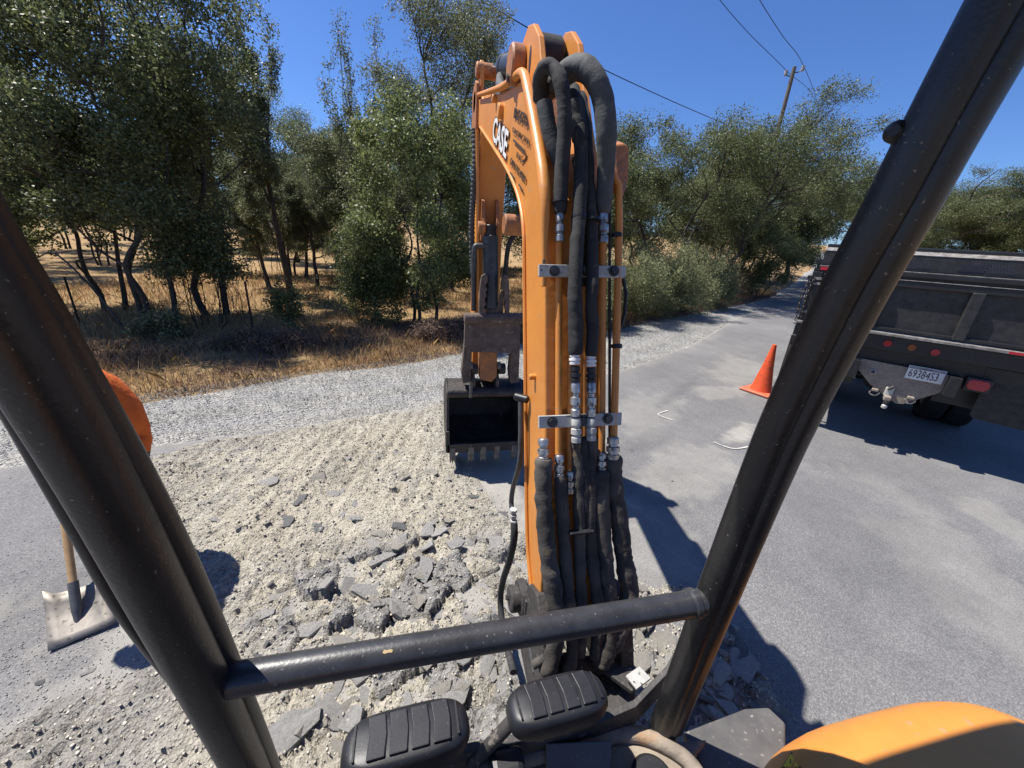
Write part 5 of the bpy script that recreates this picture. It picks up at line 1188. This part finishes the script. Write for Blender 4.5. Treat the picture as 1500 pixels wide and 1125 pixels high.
TREES = [
 # name, label, place, kwargs
 ('oak_tree', 'tall leaning oak with several dark trunks beside a fence stake at the gravel edge', (-5.2, 8.9), dict(seed=1, height=6.5, rx=1.9, ry=1.9, stems=3, lean=.22, leaves=27000, leafmat='leaf_oak', shift=(.3, .2), lowcut=.20, trunk_r=.75, clumps=46)),
 ('oak_tree', 'broad yellow-green oak behind the black canopy post and dead branch', (-8.3, 10.4), dict(seed=2, height=5.0, rx=2.4, ry=2.2, stems=2, lean=.2, leaves=22000, leafmat='leaf_bright', lowcut=.16, trunk_r=.7, clumps=46)),
 ('oak_tree', 'straight dark oak with bare lower trunk behind the many-stemmed thicket', (-4.75, 10.4), dict(seed=3, height=7.6, rx=1.8, ry=1.7, stems=2, lean=.10, leaves=19000, leafmat='leaf_oak', lowcut=.22, trunk_r=.75, clumps=46)),
 ('oak_tree', 'narrow open-crowned oak standing alone in front of blue sky gap', (-3.95, 13.3), dict(seed=4, leader=.95, height=6.9, rx=1.25, ry=1.3, stems=1, leaves=15000, leafmat='leaf_olive', lowcut=.30, trunk_r=.9, sig=.15)),
 ('thicket_shrub', 'thicket of many thin bare stems with dark leaves above', (-4.35, 9.2), dict(seed=5, height=2.8, rx=.95, ry=.9, stems=8, lean=.42, levels=2, leaves=7000, leafmat='leaf_oak', lowcut=.38, trunk_r=.8, sig=.16)),
 ('oak_tree', 'dense bright green young oak with foliage down to the dry grass', (.02, 9.7), dict(seed=6, height=4.85, rx=1.55, ry=1.4, stems=3, lean=.18, leaves=32000, leafmat='leaf_bright', lowcut=.03, trunk_r=.8, sig=.20, first=.15, clumps=64, csize=.27)),
 ('oak_tree', 'sparse slender sapling with see-through twigs rising above the thicket gap', (-2.05, 14.2), dict(seed=7, leader=.95, height=7.6, rx=1.15, ry=1.1, stems=2, lean=.12, leaves=6500, leafmat='leaf_olive', lowcut=.25, trunk_r=.5, sig=.14)),
 ('oak_tree', 'tall open oak with lacy crown beside the arm cylinder of the excavator', (1.0, 15.6), dict(seed=8, height=9.9, rx=2.7, ry=2.5, stems=2, lean=.2, leaves=30000, leafmat='leaf_olive', lowcut=.3, trunk_r=.75, sig=.17, clumps=46)),
 ('oak_tree', 'dark wide-spreading oak with low forked trunk behind the pale roadside shrubs', (9.8, 15.2), dict(seed=9, height=7.6, rx=4.5, ry=3.2, stems=3, lean=.5, leaves=42000, leafmat='leaf_oak', lowcut=.20, trunk_r=.9, spread=1.1, clumps=52, csize=.20)),
 ('oak_tree', 'airy oak leaning over the road in front of the utility pole', (12.8, 14.9), dict(seed=10, height=7.9, rx=2.9, ry=2.4, stems=2, lean=.3, leaves=26000, leafmat='leaf_oak', lowcut=.2, trunk_r=.85, shift=(2.2, -1.2), clumps=44)),
 ('oak_tree', 'dark round oak tucked between the excavator boom and the spreading oak', (4.9, 13.6), dict(seed=11, height=5.9, rx=2.3, ry=2.0, stems=2, lean=.3, leaves=26000, leafmat='leaf_oak', lowcut=.02, trunk_r=.8, first=.15, clumps=52)),
 ('oak_tree', 'dense dark oak between the dead branch and the leaning trunks', (-6.9, 10.6), dict(seed=23, height=5.0, rx=2.0, ry=1.8, stems=2, lean=.2, leaves=18000, leafmat='leaf_oak', lowcut=.18, trunk_r=.8, clumps=46)),
 ('oak_tree', 'grey-olive oak filling the gap behind the small leafy sapling', (-1.9, 17.5), dict(seed=24, height=5.6, rx=2.6, ry=2.2, stems=2, lean=.3, leaves=26000, leafmat='leaf_olive', lowcut=.22, trunk_r=.8, clumps=46)),
 ('oak_tree', 'low bushy dark oak at the bend of the road', (14.6, 14.7), dict(seed=12, height=3.6, rx=1.9, ry=1.7, stems=3, lean=.4, leaves=18000, leafmat='leaf_oak', lowcut=.06, trunk_r=.7, first=.15, clumps=34)),
 ('oak_sapling', 'small leafy sapling growing beside the lone fence stake', (-2.72, 8.55), dict(seed=13, height=1.25, rx=.32, ry=.3, stems=2, lean=.15, levels=2, leaves=900, leafmat='leaf_bright', lowcut=.12, trunk_r=.5, sig=.09, leaf=.055)),
 ('leafy_seedling', 'low pale green seedling at the foot of the leaning trunks', (-4.70, 8.05), dict(seed=14, height=.62, rx=.42, ry=.36, stems=4, lean=.6, levels=2, leaves=1000, leafmat='leaf_shrub', lowcut=.1, trunk_r=.4, sig=.07, leaf=.05)),
 ('leafy_shrub', 'bright green shrub hugging the young oak on the side of the stake', (-1.25, 9.9), dict(seed=15, height=2.3, rx=.85, ry=.8, stems=4, lean=.4, levels=3, leaves=9000, leafmat='leaf_bright', lowcut=.05, trunk_r=.5, sig=.16, first=.1)),
 ('roadside_shrub', 'grey-green shrub beside the excavator boom at the gravel edge', (4.2, 9.6), dict(seed=16, height=1.75, rx=1.0, ry=.85, stems=6, lean=.6, levels=2, leaves=12000, leafmat='leaf_shrub', lowcut=.02, trunk_r=.4, sig=.16, leaf=.05, aspect=.4)),
 ('roadside_shrub', 'rounded pale shrub in front of the spreading oak', (5.7, 10.3), dict(seed=17, height=2.05, rx=1.25, ry=.95, stems=6, lean=.6, levels=2, leaves=15000, leafmat='leaf_shrub', lowcut=.02, trunk_r=.4, sig=.17, leaf=.05, aspect=.4)),
 ('roadside_shrub', 'broad pale green shrub, the largest along the gravel edge', (7.7, 11.4), dict(seed=18, height=2.35, rx=1.6, ry=1.1, stems=7, lean=.6, levels=2, leaves=19000, leafmat='leaf_shrub', lowcut=.02, trunk_r=.4, sig=.19, leaf=.055, aspect=.4)),
 ('roadside_shrub', 'pale green shrub next to the rust-brown dry brush', (10.0, 12.7), dict(seed=19, height=2.45, rx=1.4, ry=1.1, stems=7, lean=.6, levels=2, leaves=16000, leafmat='leaf_shrub', lowcut=.02, trunk_r=.4, sig=.19, leaf=.055, aspect=.4)),
 ('dry_brush', 'rust-brown dry brush at the bend of the road', (12.3, 14.3), dict(seed=20, height=1.9, rx=.9, ry=.8, stems=7, lean=.5, levels=2, leaves=8000, leafmat='leaf_dry', lowcut=.02, trunk_r=.4, sig=.17, leaf=.05, aspect=.4)),
 ('dry_brush', 'brown dry brush mound under the bright young oak at the gravel edge', (.75, 8.25), dict(seed=21, height=.62, rx=.95, ry=.45, stems=9, lean=.9, levels=2, leaves=5000, leafmat='weed_dry', lowcut=.02, trunk_r=.3, sig=.10, leaf=.06, aspect=.25)),
 ('dry_brush', 'dark dry weeds clumped in front of the lone fence stake', (-2.75, 7.55), dict(seed=22, height=.42, rx=.8, ry=.4, stems=9, lean=.9, levels=2, leaves=4200, leafmat='weed_dry', lowcut=.02, trunk_r=.3, sig=.09, leaf=.06, aspect=.25)),
]
built = {}
for name, lab, (x, y), kw in TREES:
    built[kw['seed']] = tree_from((oak_parts(**{**kw, 'leaves': int(kw['leaves']*2.1)}) if name == 'oak_tree' and kw['seed'] not in (4, 7) else tree_parts(**kw)), name, lab, 'tree' if 'tree' in name or 'sapling' in name else 'shrub', gp(x, y))
# farther trees share the crowns of the near ones
far = [(4, 330, 22), (3, 60, 20), (1, 160, 24), (11, 250, 26), (3, 440, 27), (11, 500, 24), (9, 560, 30), (1, 380, 30), (11, 640, 26), (9, 20, 28), (11, 430, 20), (6, 545, 18.5), (11, 720, 24), (9, 800, 30), (11, 120, 33), (9, -60, 24), (11, 330, 36), (9, 200, 40), (11, 480, 42), (9, 400, 46), (11, 1050, 24), (11, 1110, 28), (11, 930, 22), (11, 1150, 30), (9, 1080, 34), (11, 1010, 30), (11, 880, 27)]
Rf = random.Random(4)
for k, px, d in far:
    x, y = at(px, d); s = Rf.uniform(.95, 1.25)*(1 if d < 22 else 1.15)*(.66 if px < 260 else .8 if px < 480 else 1)
    copy_tree(built[k], 'distant oak in the dry field behind the roadside trees' if px < 700 else 'distant oak behind the pale roadside shrubs', gp(x, y)[:2]+(ground_z(x, y)+max(0, .03*(y-float(yg_(x))-18))*.9,), Rf.uniform(0, 6), (s, s, s), 'oaks far back in the field' if px < 700 else 'oaks behind the roadside shrubs')
for k, px, d in [(9, 1240, 62), (11, 1285, 48), (9, 1330, 52), (11, 1375, 58), (9, 1420, 60), (11, 1460, 56), (9, 1500, 62), (11, 1545, 55), (9, 1400, 80), (9, 1470, 78), (9, 1340, 78), (11, 1590, 60), (9, 1540, 80)]:
    x, y = at(px, d); s = Rf.uniform(1.15, 1.5); zb_ = ground_z(x, y)
    copy_tree(built[k], 'distant oak on the rise beyond the truck', (x, y, zb_-.1), Rf.uniform(0, 6), (s*1.25, s*1.25, s), 'oaks on the rise beyond the truck')
# thin trunk poles of small oaks in the grass gap
for i, (px, d, h) in enumerate(((395, 15.5, 3.4), (425, 17, 3.8), (450, 19, 4.2), (465, 16.5, 3.6))):
    x, y = at(px, d); t = copy_tree(built[4], 'thin young oak with pole-like trunk in the dry grass gap', gp(x, y), i*1.7, (.75, .75, h/6.9), 'thin young oaks in the grass gap')
# dead branch leaning by the left stake
db = thing('dead_branch', 'dead leaning branch with bare twigs near the black canopy post', 'branch', gp(-5.9, 8.7))
rb = np.random.default_rng(77)
pts = [Vector((-.9, .3, 1.25)), Vector((-.55, .2, 1.35)), Vector((-.2, .1, 1.0)), Vector((.1, 0, .55)), Vector((.35, -.05, .0))]
tube('branch_stem', pts, lambda t: .010+.012*t, 'bark_grey', db, 8, 5)
for i in range(9):
    p = pts[i % 3].lerp(pts[i % 3+1], rb.random()); q = p+Vector((rb.normal()*.3, rb.normal()*.2, abs(rb.normal())*.25-.1)); tube('twig', [p, p.lerp(q, .5)+Vector((0, 0, .05)), q], lambda t: .008*(1-.6*t), 'bark_grey', db, 5, 3)

# dry grass blades ------------------------------------------------------
def blades(name, n, seed, m, hmin, hmax, offlo, offhi, pexp, width=.006, clump=.45, xr=(-10, 17), freq=1.1, lab=None):
    r = np.random.default_rng(seed); x = r.uniform(xr[0], xr[1], n*4); y = yg_(x)+offlo+(offhi-offlo)*r.random(n*4)**pexp
    keep = (fbm(x, y, freq, 3) > clump-.22*r.random(n*4)); x = x[keep][:n]; y = y[keep][:n]; n = len(x)
    z = gz(x, y)+(.07*(fbm(x, y, .7)-.45)+.05*(fbm(x, y, 2.4)-.45))*np.exp(-((x/30)**2+((y-8)/30)**2))-.02
    h = (hmin+(hmax-hmin)*r.random(n)**1.6)*(.55+.9*fbm(x+20, y, 1.3, 2)); a = r.uniform(0, 2*PI, n); ln = r.normal(0, .42, (n, 2))*h[:, None]
    dist = np.hypot(x, y); w = width*np.maximum(1, dist/9)
    B = np.stack([x, y, z], 1); dx = np.stack([np.cos(a)*w, np.sin(a)*w, 0*a], 1)
    M1 = B+np.stack([ln[:, 0]*.35, ln[:, 1]*.35, h*.6], 1); T_ = B+np.stack([ln[:, 0], ln[:, 1], h], 1)
    V = np.stack([B-dx, B+dx, M1+dx*.7, T_, M1-dx*.7], 1).reshape(-1, 3)
    o = raw_obj(name, V, np.arange(n*5).reshape(-1, 5), m); o['kind'] = 'stuff'; o['label'] = lab; o['category'] = 'grass'; return o
blades('dry_grass', 95000, 31, 'grass_dry', .06, .30, .15, 16, 1.5, width=.0042, lab='tall golden dry grass covering the field under the oaks')
blades('dry_weeds', 70000, 32, 'weed_dry', .04, .18, -.15, 3.2, 1.1, width=.0042, clump=.42, freq=.9, lab='brownish dead weeds along the edge of the gravel')
